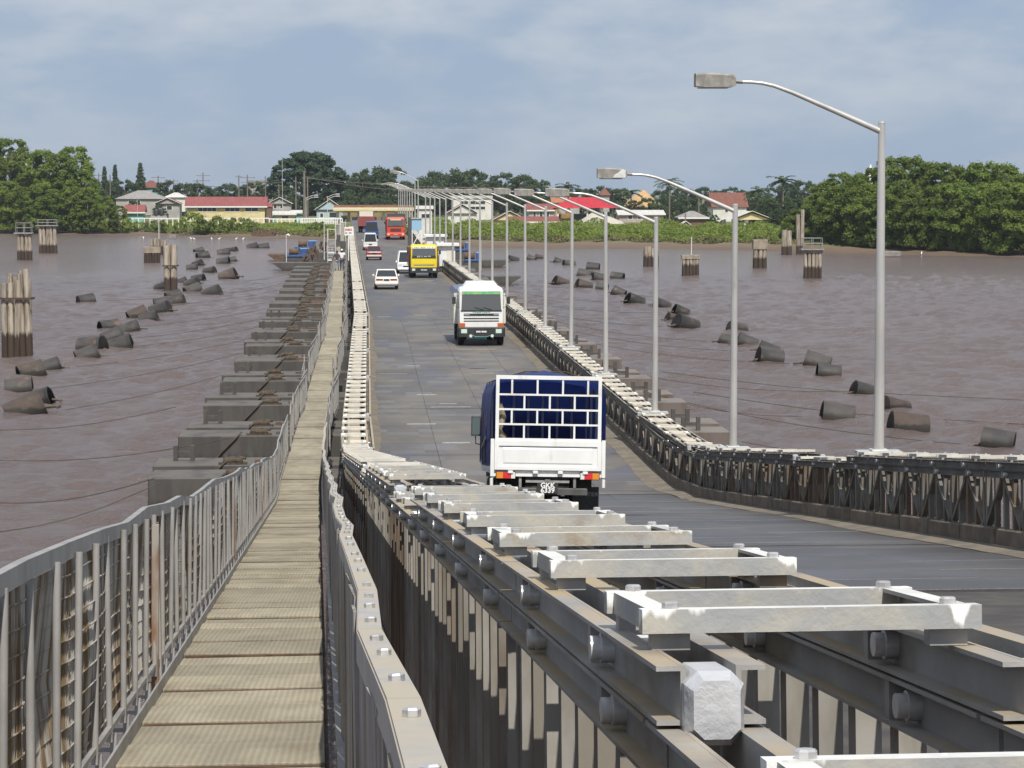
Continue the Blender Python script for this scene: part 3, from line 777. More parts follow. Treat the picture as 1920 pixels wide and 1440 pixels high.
mb = MB(); mb.tube(arm, [.05, .043, .035, .031, .029, .027, .027], 12); ME_ARM = mb.mesh('arm', M_POLE)
mb = MB(); mb.tube([(-2.26, 0, PH + .665), (-2.42, 0, PH + .675)], .034, 10); ME_SOCK = mb.mesh('arm_socket', M_HEAD)
mb = MB()
hz_ = PH + .69
def hring(x, w, zt, zb): return [(x, -w / 2, hz_ + zb), (x, w / 2, hz_ + zb), (x, w / 2, hz_ + zt - .03), (x, w / 2 - .04, hz_ + zt), (x, -w / 2 + .04, hz_ + zt), (x, -w / 2, hz_ + zt - .03)]
mb.loft([hring(-2.38, .20, .07, -.09), hring(-2.44, .26, .10, -.11), hring(-2.85, .30, .12, -.115), hring(-3.03, .26, .11, -.10)], True); ME_HEAD = mb.mesh('lamp_head', M_HEAD)
mb = MB(); mb.box(-2.98, -2.5, -.12, .12, hz_ - .13, hz_ - .112); ME_LENS = mb.mesh('lens', mat('lamp_lens', (0.55, 0.55, 0.52), (0.48, .48, .46), sc=9, rough=.3))
mb = MB(); mb.box(-.36, .36, -.2, .2, -.045, 0); mb.bbox(-.14, .14, -.14, .14, 0, .03, .01); ME_BASE = mb.mesh('base_plate', M_PLATE)
lampd = [37.6, 51.0] + [63.8 + 13.35 * k for k in range(30)]
for i, d in enumerate(lampd):
    tall = 0.0
    if i in (19, 20): tall = 1.7
    if i == 18: continue
    if i > 27: break
    u = 7.83
    w = P(d, u, Z_RT + .09)
    if i == 0: lab = 'tallest looking and nearest street lamp, its dark head against the sky'
    elif i == 1: lab = 'second nearest street lamp, its housing marked by a pale patch'
    elif tall: lab = 'taller street lamp standing above the far row, ' + ('left one of two' if i == 20 else 'right one of two')
    else: lab = ORD[i].capitalize() + ' street lamp from the near end of the row on the right truss'
    L_ = thing('street_lamp', lab, 'street lamp', w, (0, 0, -xo(d) * 0 + .02), 'street lamps along the right side of the bridge')
    o = link('pole', ME_POLE, L_); 
    for nm, me in (('arm', ME_ARM), ('arm_socket', ME_SOCK), ('base_plate', ME_BASE)): link(nm, me, L_)
    h = link('lamp_head', ME_HEAD, L_); link('lens', ME_LENS, h)
    L_.rotation_euler = (rng.uniform(-.006, .006), rng.uniform(-.004, .006), rng.uniform(-.05, .05))
    if tall: L_.scale = (1, 1, 1 + tall / 6)
    if i == 1:
        mb = MB(); pts = [(-2.70, -.152, hz_ - .10), (-2.42, -.145, hz_ - .10), (-2.42, -.142, hz_ + .07), (-2.50, -.146, hz_ + .085), (-2.57, -.148, hz_ + .02), (-2.66, -.15, hz_ - .03)]
        mb.poly(pts); mb.build('pale_patch', mat('flaked_paint', (0.72, .71, .68), (.6, .6, .58), sc=8, rough=.6), h)

# ------------------------------------------------------------------ pontoons, bollards and their mooring gear
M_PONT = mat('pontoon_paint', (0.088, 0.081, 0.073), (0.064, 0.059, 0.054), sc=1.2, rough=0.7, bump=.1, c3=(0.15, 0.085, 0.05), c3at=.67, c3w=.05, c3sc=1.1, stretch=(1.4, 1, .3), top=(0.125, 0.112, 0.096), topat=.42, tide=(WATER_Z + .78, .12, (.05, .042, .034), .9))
M_PONTR = mat('pontoon_paint_brown', (0.165, 0.135, 0.118), (0.13, 0.105, 0.09), sc=1.2, rough=0.75, c3=(0.15, 0.085, 0.05), c3at=.68, c3w=.05, c3sc=1.1, top=(0.19, 0.165, 0.145), topat=.42, stretch=(1.4, 1, .3), tide=(WATER_Z + .75, .1, (.055, .045, .036), .9))
M_ROPE = mat('old_rope', (0.10, 0.075, 0.052), (0.055, 0.043, 0.033), sc=8, rough=.95)
M_CABLE = mat('mooring_cable', (0.06, 0.045, 0.035), (0.09, 0.07, 0.05), sc=3, rough=.8)
PT = -2.3; PX0, PX1 = -7.5, 14.3; PWD = 2.35
mb = MB(); mb.bbox(PX0, PX0 + 5.4, 0, PWD, PT - 2.0, PT, .04); ME_FL0 = mb.mesh('float', M_PONT)
mb = MB(); mb.bbox(-.02 + PX0 + 5.43, PX1 - 5.43, 0, PWD, PT - 2.0, PT, .04); ME_FL1 = mb.mesh('float', M_PONT)
def rake():
    mb = MB(); x0, x1 = PX1 - 5.4, PX1
    mb.prism([(x0, PT - 2.0), (x1 - 1.3, PT - 2.0), (x1 - .9, PT - 1.15), (x1, PT - .72), (x1, PT), (x0, PT)], 'y', 0, PWD); return mb.mesh('float', M_PONTR)
ME_FL2 = rake()
def bitts(x, y):
    mb = MB()
    for s in (-.3, .3): mb.box(x + s - .08, x + s + .08, y - .08, y + .08, PT, PT + .55)
    mb.box(x - .22, x + .22, y - .05, y + .05, PT + .22, PT + .34); return mb.mesh('bollard', M_PONT)
ME_BT0, ME_BT1 = bitts(PX0 + 1.0, 1.4), bitts(PX1 - 1.5, .8)
mb = MB(); mb.box(-3.7, -2.3, .5, 1.0, PT, PT + .09); ME_HATCH = mb.mesh('hatch', M_PONT)
def winch():
    mb = MB(); x = -4.6; mb.tube([(x - .35, .3, PT + .12), (x + .35, .3, PT + .12)], .11, 8); mb.box(x - .5, x + .5, .1, .5, PT, PT + .06); mb.tube([(x - .3, .3, PT + .2), (x + .15, .42, PT + .24), (x + .45, .25, PT + .2)], .05, 6); return mb.mesh('rope_coil', M_ROPE)
ME_WINCH = winch()
mb = MB(); mb.tube([(-4.9, .1, PT + .14), (-5.1, -.06, PT - .05), (-5.6, -.07, PT - .55), (-6.15, -.12, PT - 1.15), (-6.5, -.3, PT - 1.4)], .035, 5); ME_HROPE = mb.mesh('hanging_rope', M_CABLE)
M_STAIN = mat('rust_stain', (.17, .095, .055), (.12, .07, .045), sc=3, rough=.9)
mb = MB(); mb.box(-3.6, -2.5, .7, .85, PT, PT + .10); ME_BARR = mb.mesh('lashing_bar', M_STAIN)
pd = 78.6; i = 0
while pd < 300:
    for k, off in enumerate((0, 3.5)):
        d = pd + off
        far = d > 180
        pos = ['front', 'rear'][k]
        Pn = thing('pontoon', f'{ORD[i]} pair of grey steel pontoons under the bridge, the {pos} one', 'pontoon', (xo(d), d, 0), (0, 0, rng.uniform(-.008, .008)), 'pontoons carrying the bridge')
        Pn.location.x += rng.uniform(-.12, .12); Pn.location.z = rng.uniform(-.04, .04)
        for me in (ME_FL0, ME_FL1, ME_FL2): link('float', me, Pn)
        if not far:
            if k == 1: link('bollard', ME_BT0, Pn)
            link('bollard', ME_BT1, Pn); link('hatch', ME_HATCH, Pn)
        link('rope_coil', ME_WINCH, Pn, (rng.uniform(-.25, .25), 0, 0)); link('hanging_rope', ME_HROPE, Pn, (rng.uniform(-.2, .2), 0, 0)); link('lashing_bar', ME_BARR, Pn, (rng.uniform(-.6, .4), rng.uniform(-.3, .9), 0), (0, 0, 0))
    pd += 13.3; i += 1

# bridge piers between pontoons and deck: transverse steel grillage seen in the shadow below the walkway
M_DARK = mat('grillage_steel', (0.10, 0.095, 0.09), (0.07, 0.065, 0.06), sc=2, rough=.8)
mb = MB(); mb.box(-.09, .09, -.09, .09, .01, -PT - .46); ME_GLEG = mb.mesh('leg', M_DARK)
pd = 78.6; gi = 0
while pd < 300:
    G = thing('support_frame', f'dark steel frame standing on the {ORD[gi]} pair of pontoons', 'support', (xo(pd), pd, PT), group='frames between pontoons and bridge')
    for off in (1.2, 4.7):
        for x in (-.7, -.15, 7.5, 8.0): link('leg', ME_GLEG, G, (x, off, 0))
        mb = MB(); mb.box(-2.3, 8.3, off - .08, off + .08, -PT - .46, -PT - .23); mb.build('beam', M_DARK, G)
    pd += 13.3; gi += 1
# ------------------------------------------------------------------ mooring buoys
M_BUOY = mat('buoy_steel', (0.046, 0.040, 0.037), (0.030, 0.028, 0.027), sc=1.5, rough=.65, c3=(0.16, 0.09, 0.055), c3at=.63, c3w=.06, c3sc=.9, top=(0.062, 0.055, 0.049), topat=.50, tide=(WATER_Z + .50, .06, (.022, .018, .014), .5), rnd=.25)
M_BUOYR = mat('buoy_rusty', (0.085, 0.060, 0.047), (0.06, 0.047, 0.039), sc=1.5, rough=.8, c3=(0.11, 0.088, 0.072), c3at=.62, c3sc=1.2, tide=(WATER_Z + .52, .06, (.022, .018, .014), .5), rnd=.2)
M_CHAIN = mat('shackle', (0.14, 0.105, 0.07), (0.06, 0.048, 0.038), sc=6, rough=.9)
def buoy_mesh(m):
    mb = MB(); n = 20
    ring = lambda x, r: [(x, r * math.cos(2 * math.pi * k / n), r * math.sin(2 * math.pi * k / n)) for k in range(n)]
    rs = [ring(-.5, .37), ring(-.5, .42), ring(-.49, .43), ring(-.47, .42), ring(-.1, .42), ring(.3, .42), ring(.47, .42), ring(.49, .43), ring(.5, .42), ring(.5, .37)]
    mb.loft(rs, False, True)
    mb.loft([ring(-.494, .37), ring(-.494, .02)], True); mb.loft([ring(.494, .02), ring(.494, .37)], True)
    me = mb.mesh('drum', m); fix_normals(me); return me
ME_BU = [buoy_mesh(M_BUOY), buoy_mesh(M_BUOYR)]
mb = MB(); mb.tube([(0, 0, 0), (.16, .03, -.06)], .045, 6); mb.tube([(.14, .03, -.05), (.30, 0, -.13)], .03, 6); mb.cbox((.33, 0, -.14), (.12, .1, .06)); ME_SH = mb.mesh('shackle', M_CHAIN)
LEFT = [(48, 776, 71, 1), (74, 757, 46, 0), (35, 735, 50, 0), (58, 705, 47, 1), (94, 694, 37, 0), (164, 672, 42, 0), (172, 658, 47, 0), (226, 654, 47, 0), (212, 639, 38, 0), (204, 618, 36, 0), (244, 623, 36, 0),
        (258, 597, 36, 1), (279, 603, 32, 0), (301, 589, 36, 0), (332, 572, 30, 0), (303, 575, 28, 0), (325, 558, 28, 0), (306, 544, 26, 0), (341, 533, 20, 0), (360, 537, 25, 0), (362, 550, 30, 0), (398, 554, 32, 0), (372, 528, 23, 0),
        (429, 525, 33, 1), (393, 513, 21, 0), (360, 507, 20, 0), (371, 500, 18, 0), (419, 496, 23, 0), (434, 492, 17, 0), (380, 485, 22, 0), (373, 474, 17, 1), (420, 479, 25, 0), (437, 473, 15, 0), (474, 467, 22, 0), (495, 467, 21, 0), (161, 568, 30, 0)]
RIGHT = [(1874, 840, 61, 0), (1705, 807, 70, 1), (1571, 787, 61, 0), (1678, 771, 50, 1), (1622, 740, 42, 0), (1555, 706, 45, 0), (1533, 687, 49, 0), (1444, 680, 46, 0), (1441, 664, 38, 0), (1400, 649, 38, 0), (1366, 645, 34, 0), (1383, 623, 26, 0),
         (1286, 617, 42, 0), (1264, 603, 28, 1), (1276, 591, 28, 0), (1241, 578, 28, 0), (1190, 571, 31, 0), (1160, 555, 25, 0), (1129, 544, 22, 0), (1094, 541, 28, 1), (1051, 535.5, 27, 1), (1124, 527.5, 26, 0), (1158, 525, 24, 0), (1096, 519, 26, 0),
         (1112, 507, 24, 0), (1067, 499, 22, 0), (1046, 494, 17, 0), (1011, 487, 14, 1), (996, 489, 16, 0), (962, 491, 19, 0)]
buoys = []
for side, lst in ((-1, LEFT), (1, RIGHT)):
    ranked = sorted(range(len(lst)), key=lambda i: -lst[i][1])
    rank = {i: n for n, i in enumerate(ranked)}
    for i, (px, py, w, rust) in enumerate(lst):
        p = on_level(px, py - 2, WATER_Z); s = p.y / FPX
        L_ = max(1.25, min(2.0, w * s)); r = rng
        tilt = r.uniform(.10, .42); yaw = r.uniform(-.45, .45)
        bx = thing('mooring_buoy', f"{'rusty' if rust else 'dark'} steel drum buoy floating {'left' if side < 0 else 'right'} of the bridge, {ORD[rank[i]]}{'' if rank[i] == 0 else ' nearest'} on that side", 'buoy', p + Vector((0, .3, r.uniform(-.10, .10) * L_ / 1.6)), (r.uniform(-.3, .3), tilt if side > 0 else -tilt, yaw), 'drum buoys holding the mooring lines')
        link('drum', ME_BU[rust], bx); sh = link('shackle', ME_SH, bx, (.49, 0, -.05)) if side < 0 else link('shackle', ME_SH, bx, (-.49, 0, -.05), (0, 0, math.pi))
        bx.scale = (L_, L_ * r.uniform(1.1, 1.3), L_ * r.uniform(1.08, 1.25)); buoys.append((side, p, L_, rank[i]))
# mooring lines from the pontoons out to the buoys
for side in (-1, 1):
    bs = sorted([b for b in buoys if b[0] == side], key=lambda b: b[1].y); n = 0
    for (sd, p, L_, rk) in bs:
        if p.y > 260 or rk % 2: continue
        k = round((p.y + 3 - 78.6) / 13.3); pdn = 78.6 + 13.3 * max(0, k + (1 if side < 0 else 0)) + (0.3 if rk % 2 else 3.8)
        a = Vector((xo(pdn) + (-4.6 if side < 0 else PX1 - 1.5), pdn, PT + .18))
        b = p + Vector((-side * (L_ * .5 + .9), .3, .10))
        pts = []
        for t in np.linspace(0, 1, 14):
            q_ = a.lerp(b, t); q_.z = max(WATER_Z + .07, a.z + (b.z - a.z) * (1 - (1 - t) ** 2.2)) ; pts.append(q_)
        mb = MB(); mb.tube([v - a for v in pts], .015, 5)
        tag(mb.build('mooring_line', M_CABLE, None, a), f"dark mooring line from a pontoon to the {ORD[rk]}{'' if rk == 0 else ' nearest'} buoy {'left' if side < 0 else 'right'} of the bridge", 'cable', 'mooring lines')
# further lines that run out past the buoys
for n, (px0, py0, px1, py1) in enumerate([(290, 897, -60, 940), (430, 822, -60, 862), (300, 905, -60, 1003), (330, 763, -60, 806), (1390, 828, 1990, 882), (1300, 735, 1990, 798), (1240, 697, 1990, 752)]):
    a = on_level(px0, py0, PT + .15 if px0 < 700 else WATER_Z + .7); b = on_level(px1, py1, WATER_Z + .12)
    pts = [a.lerp(b, t) + Vector((0, 0, -.35 * math.sin(math.pi * t))) for t in np.linspace(0, 1, 12)]
    for q_ in pts: q_.z = max(q_.z, WATER_Z + .08)
    mb = MB(); mb.tube([v - a for v in pts], .016, 5)
    tag(mb.build('mooring_line', M_CABLE, None, a), f"long mooring line leaving the picture on the {'left' if px0 < 700 else 'right'}, {ORD[n % 4]} in from the near end", 'cable', 'mooring lines')

# ------------------------------------------------------------------ clusters of old piles
M_PILE = mat('weathered_pile', (0.44, 0.385, 0.31), (0.26, 0.21, 0.16), sc=1.6, rough=.95, bump=.5, bsc=6, stretch=(3, 3, .35), c3=(0.13, 0.10, 0.075), c3at=.62, c3w=.05, c3sc=1.6, tide=(WATER_Z + 2.0, .15, (.062, .042, .03), 1.1), rnd=.12)
M_CAP = mat('pile_cap', (0.36, 0.30, 0.23), (0.25, 0.20, 0.15), sc=1.5, rough=.95, bump=.4)
M_BAND = mat('iron_band', (0.07, 0.05, 0.04), (0.10, 0.06, 0.04), sc=4, rough=.9)
M_RAILG = mat('platform_rail', (0.34, 0.33, 0.31), (0.25, 0.24, 0.23), sc=4, rough=.7)
def dolphin(px, by, ty, w, n, label, rows=2, cap=0, band=None, mast=0, rails=0, lean=.0, uneven=.25):
    p = on_level(px, by, WATER_Z); s = p.y / FPX; W = w * s; H = (by - ty) * s
    D = thing('pile_cluster', label, 'piles', p, (0, 0, 0), 'old timber pile clusters in the river')
    per = max(1, n // rows); r = W / per / 2 * 1.02
    for k in range(n):
        i, j = k % per, k // per
        x = -W / 2 + r + i * (W - 2 * r) / max(1, per - 1); y = j * r * 2.0
        top = H - (0 if cap else rng.uniform(0, uneven * 2.2)) - (cap if cap else 0)
        mb = MB(); ln = rng.uniform(-.028, .028) + lean * x
        m = 8; rings = []
        for z in (-1.5, .0, H * .3, H * .6, top):
            q = r * (1.06 - .10 * max(0, z) / H); cx, cy = ln * z + rng.uniform(-.01, .01), .0
            rings.append([(cx + q * math.cos(2 * math.pi * a / m) * rng.uniform(.94, 1.04), cy + q * math.sin(2 * math.pi * a / m) * rng.uniform(.94, 1.04), z) for a in range(m)])
        mb.loft(rings, True, True); mb.build('pile', M_PILE, D, (x, y, 0))
    dep = rows * r * 2
    if cap:
        mb = MB(); mb.bbox(-W * .54, W * .54, -r * 1.2, dep - r * .6, H - cap, H, .04); mb.build('cap', M_CAP, D)
    if band:
        for z in band:
            mb = MB(); rr = .05; x0, x1, y0, y1 = -W / 2 - .09, W / 2 + .09, -r - .1, dep - r + .1
            for a, b in (((x0, y0), (x1, y0)), ((x1, y0), (x1, y1)), ((x1, y1), (x0, y1)), ((x0, y1), (x0, y0))): mb.beam((a[0], a[1], H * z), (b[0], b[1], H * z), .09, .13)
            mb.build('iron_band', M_BAND, D)
    if mast:
        mb = MB(); hm = mast * s; mb.tube([(0.1, .2, H - .1), (.12, .2, H + hm)], .055, 8); mb.build('mast', mat('mast_white', (.72, .72, .70), rough=.5), D)
    if rails:
        mb = MB(); hr = rails * s; x0, x1 = -W * .55, W * .5; y0, y1 = -r, dep
        for x in (x0, (x0 + x1) / 2, x1):
            for y in (y0, y1): mb.tube([(x, y, H - .05), (x, y, H + hr)], .045, 5)
        for z in (H + hr, H + hr * .5):
            for y in (y0, y1): mb.tube([(x0, y, z), (x1, y, z)], .04, 5)
            for x in (x0, x1): mb.tube([(x, y0, z), (x, y1, z)], .04, 5)
        mb.build('railing', M_RAILG, D)
        mb = MB(); mb.box(x0 - .3, x1 + .2, y0 - .3, y1 + .2, H - .15, H); mb.build('platform', M_RAILG, D)
    return D
dolphin(32, 668, 505, 56, 10, 'tall bleached pile cluster with an iron band at the left edge', 2, band=(.66,), uneven=.5)
dolphin(320, 546, 458, 24, 4, 'slim tall pair of piles bound halfway among the buoys', 2, band=(.54,), uneven=.1)
dolphin(285, 493, 463, 30, 12, 'low capped pile cluster in front of the one with the white mast', 2, cap=.9)
dolphin(297, 478, 447, 30, 10, 'low pile cluster carrying a thin white mast', 2, mast=36)
dolphin(46, 488, 437, 27, 8, 'pile cluster with a tilted railed platform near the left bank', 2, rails=18)
dolphin(90, 475, 423, 33, 10, 'broad pale pile cluster with a railing beside the left trees', 2, rails=10)
dolphin(1221, 500, 462, 29, 8, 'pile cluster standing right behind a lamp post near the right bank', 2)
dolphin(1295, 517, 478, 32, 10, 'ragged low pile cluster with a thin pale pole on top', 2, cap=.5, mast=34)
dolphin(1425, 503, 449, 25, 6, 'narrow pile cluster with a brown timber cap off the right bank', 2, cap=1.3)
dolphin(1524, 522, 466, 34, 10, 'pile cluster with a white railed platform off the right bank', 2, rails=20, cap=.5)
dolphin(1475, 478, 430, 20, 2, 'two thick broken posts side by side near the right trees', 1, uneven=.1)
D_ = dolphin(1500, 477, 390, 15, 2, 'two tall thin posts leaning apart before the right trees', 1, lean=.055, uneven=.6)
# a rusty barge and egrets at the water's edge
def egret(px, py, n):
    p = on_level(px, py, WATER_Z + .25)
    p.z = max(WATER_Z, bank_z(p.x, p.y))
    mb = MB(); mb.tube([(-.28, 0, .52), (-.1, 0, .62), (.12, 0, .66), (.2, 0, .85), (.3, 0, .92), (.46, 0, .90)], [.03, .13, .10, .045, .05, .01], 8); mb.tube([(0, .04, 0), (0, .03, .55)], .014, 4); mb.tube([(0, -.04, 0), (0, -.03, .55)], .014, 4)
    o = mb.build('egret', mat('white_feathers', (.85, .85, .83), rough=.8), None, p, (0, 0, rng.uniform(0, 6.2)))
    tag(o, f"white egret at the waterline of the left bank, {ORD[n] if n else 'first'} from the left" if px < 900 else 'white egret standing at the waterline under the right hand trees', 'bird', 'egrets along the shore'); o.scale = (.95, .95, .95)
for n, (px, py) in enumerate([(269, 449), (358, 450), (364, 451), (397, 451), (411, 451), (443, 451), (456, 451), (1728, 479)]): egret(px, py, n)
# ------------------------------------------------------------------ vehicles (local y points out of the front, origin on the ground)
def paint(name, c, rough=.35): return mat('paint_' + name, c, tuple(x * .88 for x in c), sc=2, rough=rough, coat=.35, local=True, c2lo=.3, c2hi=.9)
M_TYRE = mat('tyre_rubber', (0.022, 0.021, 0.02), (0.04, 0.037, 0.033), sc=6, rough=.9)
M_RIM = mat('wheel_rim', (0.30, 0.29, 0.28), (0.2, .19, .18), sc=6, rough=.5, metal=.4)
M_BLK = mat('black_plastic', (0.025, 0.025, 0.026), (0.04, 0.04, 0.04), sc=5, rough=.6)
M_CHAS = mat('chassis_black', (0.03, 0.029, 0.028), (0.05, 0.045, 0.04), sc=3, rough=.8)
M_GLS = glass_mat('window_glass', (.03, .036, .04))
M_GLSL = glass_mat('windscreen_glass', (.11, .115, .118), .12)
M_WHT = mat('paint_white', (.80, .80, .78), (.74, .74, .72), sc=2, rough=.4, coat=.2, local=True, c3=(.60, .57, .51), c3at=.66, c3w=.10, c3sc=2.2, stretch=(1, 1, .5)); M_CHROME = mat('chrome', (.7, .7, .7), rough=.2, metal=.9)
M_RED = mat('red_lens', (0.62, 0.03, 0.03), rough=.25); M_AMB = mat('amber_lens', (0.70, 0.24, 0.03), rough=.25); M_CLR = mat('clear_lens', (0.72, 0.72, 0.68), rough=.15)
M_LETW = mat('white_letters', (.80, .80, .78), rough=.6); M_LETG = mat('grey_letters', (.30, .30, .30), rough=.7); M_LETK = mat('dark_letters', (.03, .05, .04), rough=.6)
def wheel(par, x, y, r, w, dual=False):
    n = 20; mb = MB(); ring = lambda xx, q: [(xx, q * math.cos(2 * math.pi * k / n), q * math.sin(2 * math.pi * k / n)) for k in range(n)]
    s = 1 if x > 0 else -1
    mb.loft([ring(-w / 2, r * .58), ring(-w / 2, r * .9), ring(-w / 2 * .8, r * .985), ring(0, r), ring(w / 2 * .8, r * .985), ring(w / 2, r * .9), ring(w / 2, r * .58)], True, True)
    me = mb.mesh('wheel', M_TYRE); fix_normals(me)
    W = link('wheel', me, par, (x, y, r))
    mb = MB(); mb.loft([ring(s * w * .50, r * .57), ring(s * w * .36, r * .5), ring(s * w * .36, r * .22), ring(s * w * .52, r * .18), ring(s * w * .52, .005)], False)
    me = mb.mesh('rim', M_RIM); fix_normals(me); link('rim', me, W)
    if dual:
        W2 = link('wheel', W.data, par, (x - s * (w + .04), y, r))
    return W
def B(par, name, m, *boxes, bev=None, loc=None, rot=None):
    mb = MB()
    for b in boxes:
        if bev: mb.bbox(*b, bev)
        else: mb.box(*b)
    return mb.build(name, m, par, loc, rot)
def vehicle(name, label, cat, px, py, heading, zref=None, d=None, u=None, roll=0, group=None):
    if d is None:
        # contact point on the roadway found along the line of sight
        dd = 30.0; best = None
        while dd < 430:
            p = at_dist(px, py, dd); e_ = abs(p.z - zr(dd))
            if best is None or e_ < best[0]: best = (e_, dd, p)
            dd += .2
        d = best[1]; u = best[2].x - xo(d)
    rot = prot(d - 1, d + 3, u)
    if heading < 0: r = (-rot[0], roll, rot[2] + math.pi)
    else: r = (rot[0], roll, rot[2])
    return thing(name, label, cat, P(d, u, .012), r, group), d, u

# --- flat-bed truck with a blue cover, seen from behind
T, d_, u_ = vehicle('cargo_truck', 'white truck with blue tarpaulin cover and a white barred rear gate, seen from behind', 'truck', 0, 0, 1, d=41.0, u=2.74, roll=R(1.3)); T.rotation_euler.z -= .02; T.scale = (.92, .92, .92)
Wd = 1.09; L0, L1 = 0.0, 3.45            # half width, rear and front of the bed
zf = .93
for x in (-.82, .82): wheel(T, x, 1.15, .37, .21, True)
for x in (-.84, .84): wheel(T, x, 3.75, .37, .22)
B(T, 'chassis', M_CHAS, (-.42, -.30, .05, 4.6, .52, .72), (.30, .42, .05, 4.6, .52, .72), (-.42, .42, .05, .13, .55, .80), (-.42, .42, 2.0, 2.1, .55, .7), (-.9, -.5, .5, .55, .55, .9), (.5, .9, .5, .55, .55, .9), (-.35, .35, 1.05, 1.25, .3, .5), (-.85, .85, 1.1, 1.2, .34, .42), (-1.0, 1.0, .35, 3.4, .76, .86))
B(T, 'underrun_bar', mat('dark_bumper', (.06, .06, .06), (.09, .085, .08), sc=4, rough=.6), (-.78, .78, .02, .10, .47, .60), bev=.02)
B(T, 'bed_floor', M_WHT, (-Wd, Wd, 0.02, L1, zf - .06, zf + .04))
tg = B(T, 'tailgate', M_WHT, (-1.03, 1.03, -.03, .015, zf - .0, 1.50))
mb = MB()
for a in ((-1.03, 1.03, -.055, -.03, zf + .01, zf + .07), (-1.03, 1.03, -.055, -.03, 1.40, 1.50), (-1.03, -.95, -.055, -.03, zf + .07, 1.40), (.95, 1.03, -.055, -.03, zf + .07, 1.40)): mb.box(*a)
mb.build('tailgate_frame', M_WHT, tg)
mb = MB(); mb.loft([[(-.86, -.033, zf + .13), (.86, -.033, zf + .13), (.86, -.033, 1.36), (-.86, -.033, 1.36)], [(-.84, -.042, zf + .15), (.84, -.042, zf + .15), (.84, -.042, 1.34), (-.84, -.042, 1.34)]], True); mb.build('tailgate_panel', M_WHT, tg)
for x in (-.72, -.24, .24, .72): B(tg, 'hinge', M_WHT, (x - .05, x + .05, -.075, -.02, zf - .055, zf - .005), bev=.01)
for s in (-1, 1): B(T, 'corner_post', M_WHT, (s * 1.07 - .035, s * 1.07 + .035, -.05, .06, zf - .12, 1.53)); 
B(T, 'rear_sill', M_WHT, (-1.06, 1.06, -.02, .05, zf - .115, zf - .06))
for s in (-1, 1): B(T, 'side_board', M_WHT, (s * 1.085 - .02, s * 1.085 + .02, .06, L1, zf, 1.33))
# the barred gate above the tailgate
gz = [1.53, 1.815, 2.10, 2.385, 2.70]; t_ = .032
gate = B(T, 'rear_gate', M_WHT, (-1.02, 1.02, -.03, .025, gz[0] - .03, gz[0] + .02), (-1.02, 1.02, -.03, .025, gz[4] - .02, gz[4] + .055), (-1.02, -.955, -.031, .026, gz[0] + .02, gz[4] - .02), (.955, 1.02, -.031, .026, gz[0] + .02, gz[4] - .02))
for z in gz[1:4]: B(gate, 'bar', M_WHT, (-.955, .955, -.022, .018, z - .018, z + .018))
def gb(x, z0, z1): B(gate, 'bar', M_WHT, (x - .018, x + .018, -.020, .016, z0 + .018, z1 - .018))
for i in range(4):
    xs_ = (-.47, 0.02, .50) if i % 2 == 0 else (-.71, -.22, .27, .755)
    for x in xs_: gb(x, gz[i] + (.002 if i == 0 else 0), gz[i + 1] - (.002 if i == 3 else 0))
# blue tarpaulin
M_TARP = mat('blue_tarpaulin', (0.028, 0.048, 0.19), (0.02, 0.033, 0.14), sc=2, rough=.55, bump=1.0, bsc=4, stretch=(1, 2.4, .5))
nt = M_TARP.node_tree; b_ = nt.nodes['Principled BSDF']; tl_ = nt.nodes.new('ShaderNodeBsdfTranslucent'); mx_ = nt.nodes.new('ShaderNodeMixShader'); mx_.inputs[0].default_value = .2
tl_.inputs[0].default_value = (.05, .10, .42, 1); nt.links.new(b_.outputs[0], mx_.inputs[1]); nt.links.new(tl_.outputs[0], mx_.inputs[2]); nt.links.new(mx_.outputs[0], [n for n in nt.nodes if n.type == 'OUTPUT_MATERIAL'][0].inputs[0])
def tarp():
    mb = MB(); ys = np.linspace(.03, L1 + .1, 12)
    def section(y, ins, bul):
        t = (y - .03) / (L1 + .07); b = bul * math.sin(math.pi * t) + .012 * math.sin(y * 9)
        pts = [(-1.10 - b, 1.00), (-1.115 - b * 1.6, 1.5), (-1.11 - b * 1.9, 2.0), (-1.09 - b * 1.2, 2.42), (-1.02, 2.64), (-.6, 2.71 + .10 * math.sin(math.pi * t)), (0, 2.74 + .16 * math.sin(math.pi * min(1, t * 1.4))), (.55, 2.71 + .08 * math.sin(math.pi * t)), (1.02, 2.64), (1.09 + b * .6, 2.42), (1.11 + b * .6, 2.0), (1.11 + b * .6, 1.5), (1.10, 1.00)]
        return [(x * (1 - ins * .9 / 1.1), y, z - (ins if z > 2.5 else 0)) for x, z in pts]
    o_ = [section(y, 0, .02) for y in ys]; i_ = [section(y, .012, .02) for y in ys]; n = 13
    mb.loft(o_, False, True, False)
    mb.add(o_[-1], [tuple(range(n))])
    return mb
tp = tarp().build('tarpaulin', M_TARP, T)
M_RIB = mat('bare_rib', (.42, .43, .45), (.35, .36, .38), sc=4, rough=.6)
for x in (-.75, -.45, -.15, .15, .45, .75): B(T, 'front_stay', M_RIB, (x - .025, x + .025, L1 - .1, L1 - .05, zf + .04, 2.45))
for y in (1.0, 2.1, 3.1):
    for s in (-1, 1): B(T, 'hoop', M_RIB, (s * 1.03 - .02, s * 1.03 + .02, y - .02, y + .02, zf + .04, 2.55))
B(T, 'strap', mat('grey_strap', (.25, .22, .18), rough=.9), (-1.195, -1.19, .06, 1.6, 1.55, 1.61), rot=(R(-8), 0, 0))
mb = MB(); mb.tube([(-.93, .16, 2.2), (-.88, .2, 1.95), (-.95, .18, 1.7), (-.86, .22, 1.55)], [.05, .09, .07, .09], 7); mb.build('rope_bundle', mat('rope_tan', (.36, .29, .2), (.2, .16, .1), sc=9, rough=.95), T)
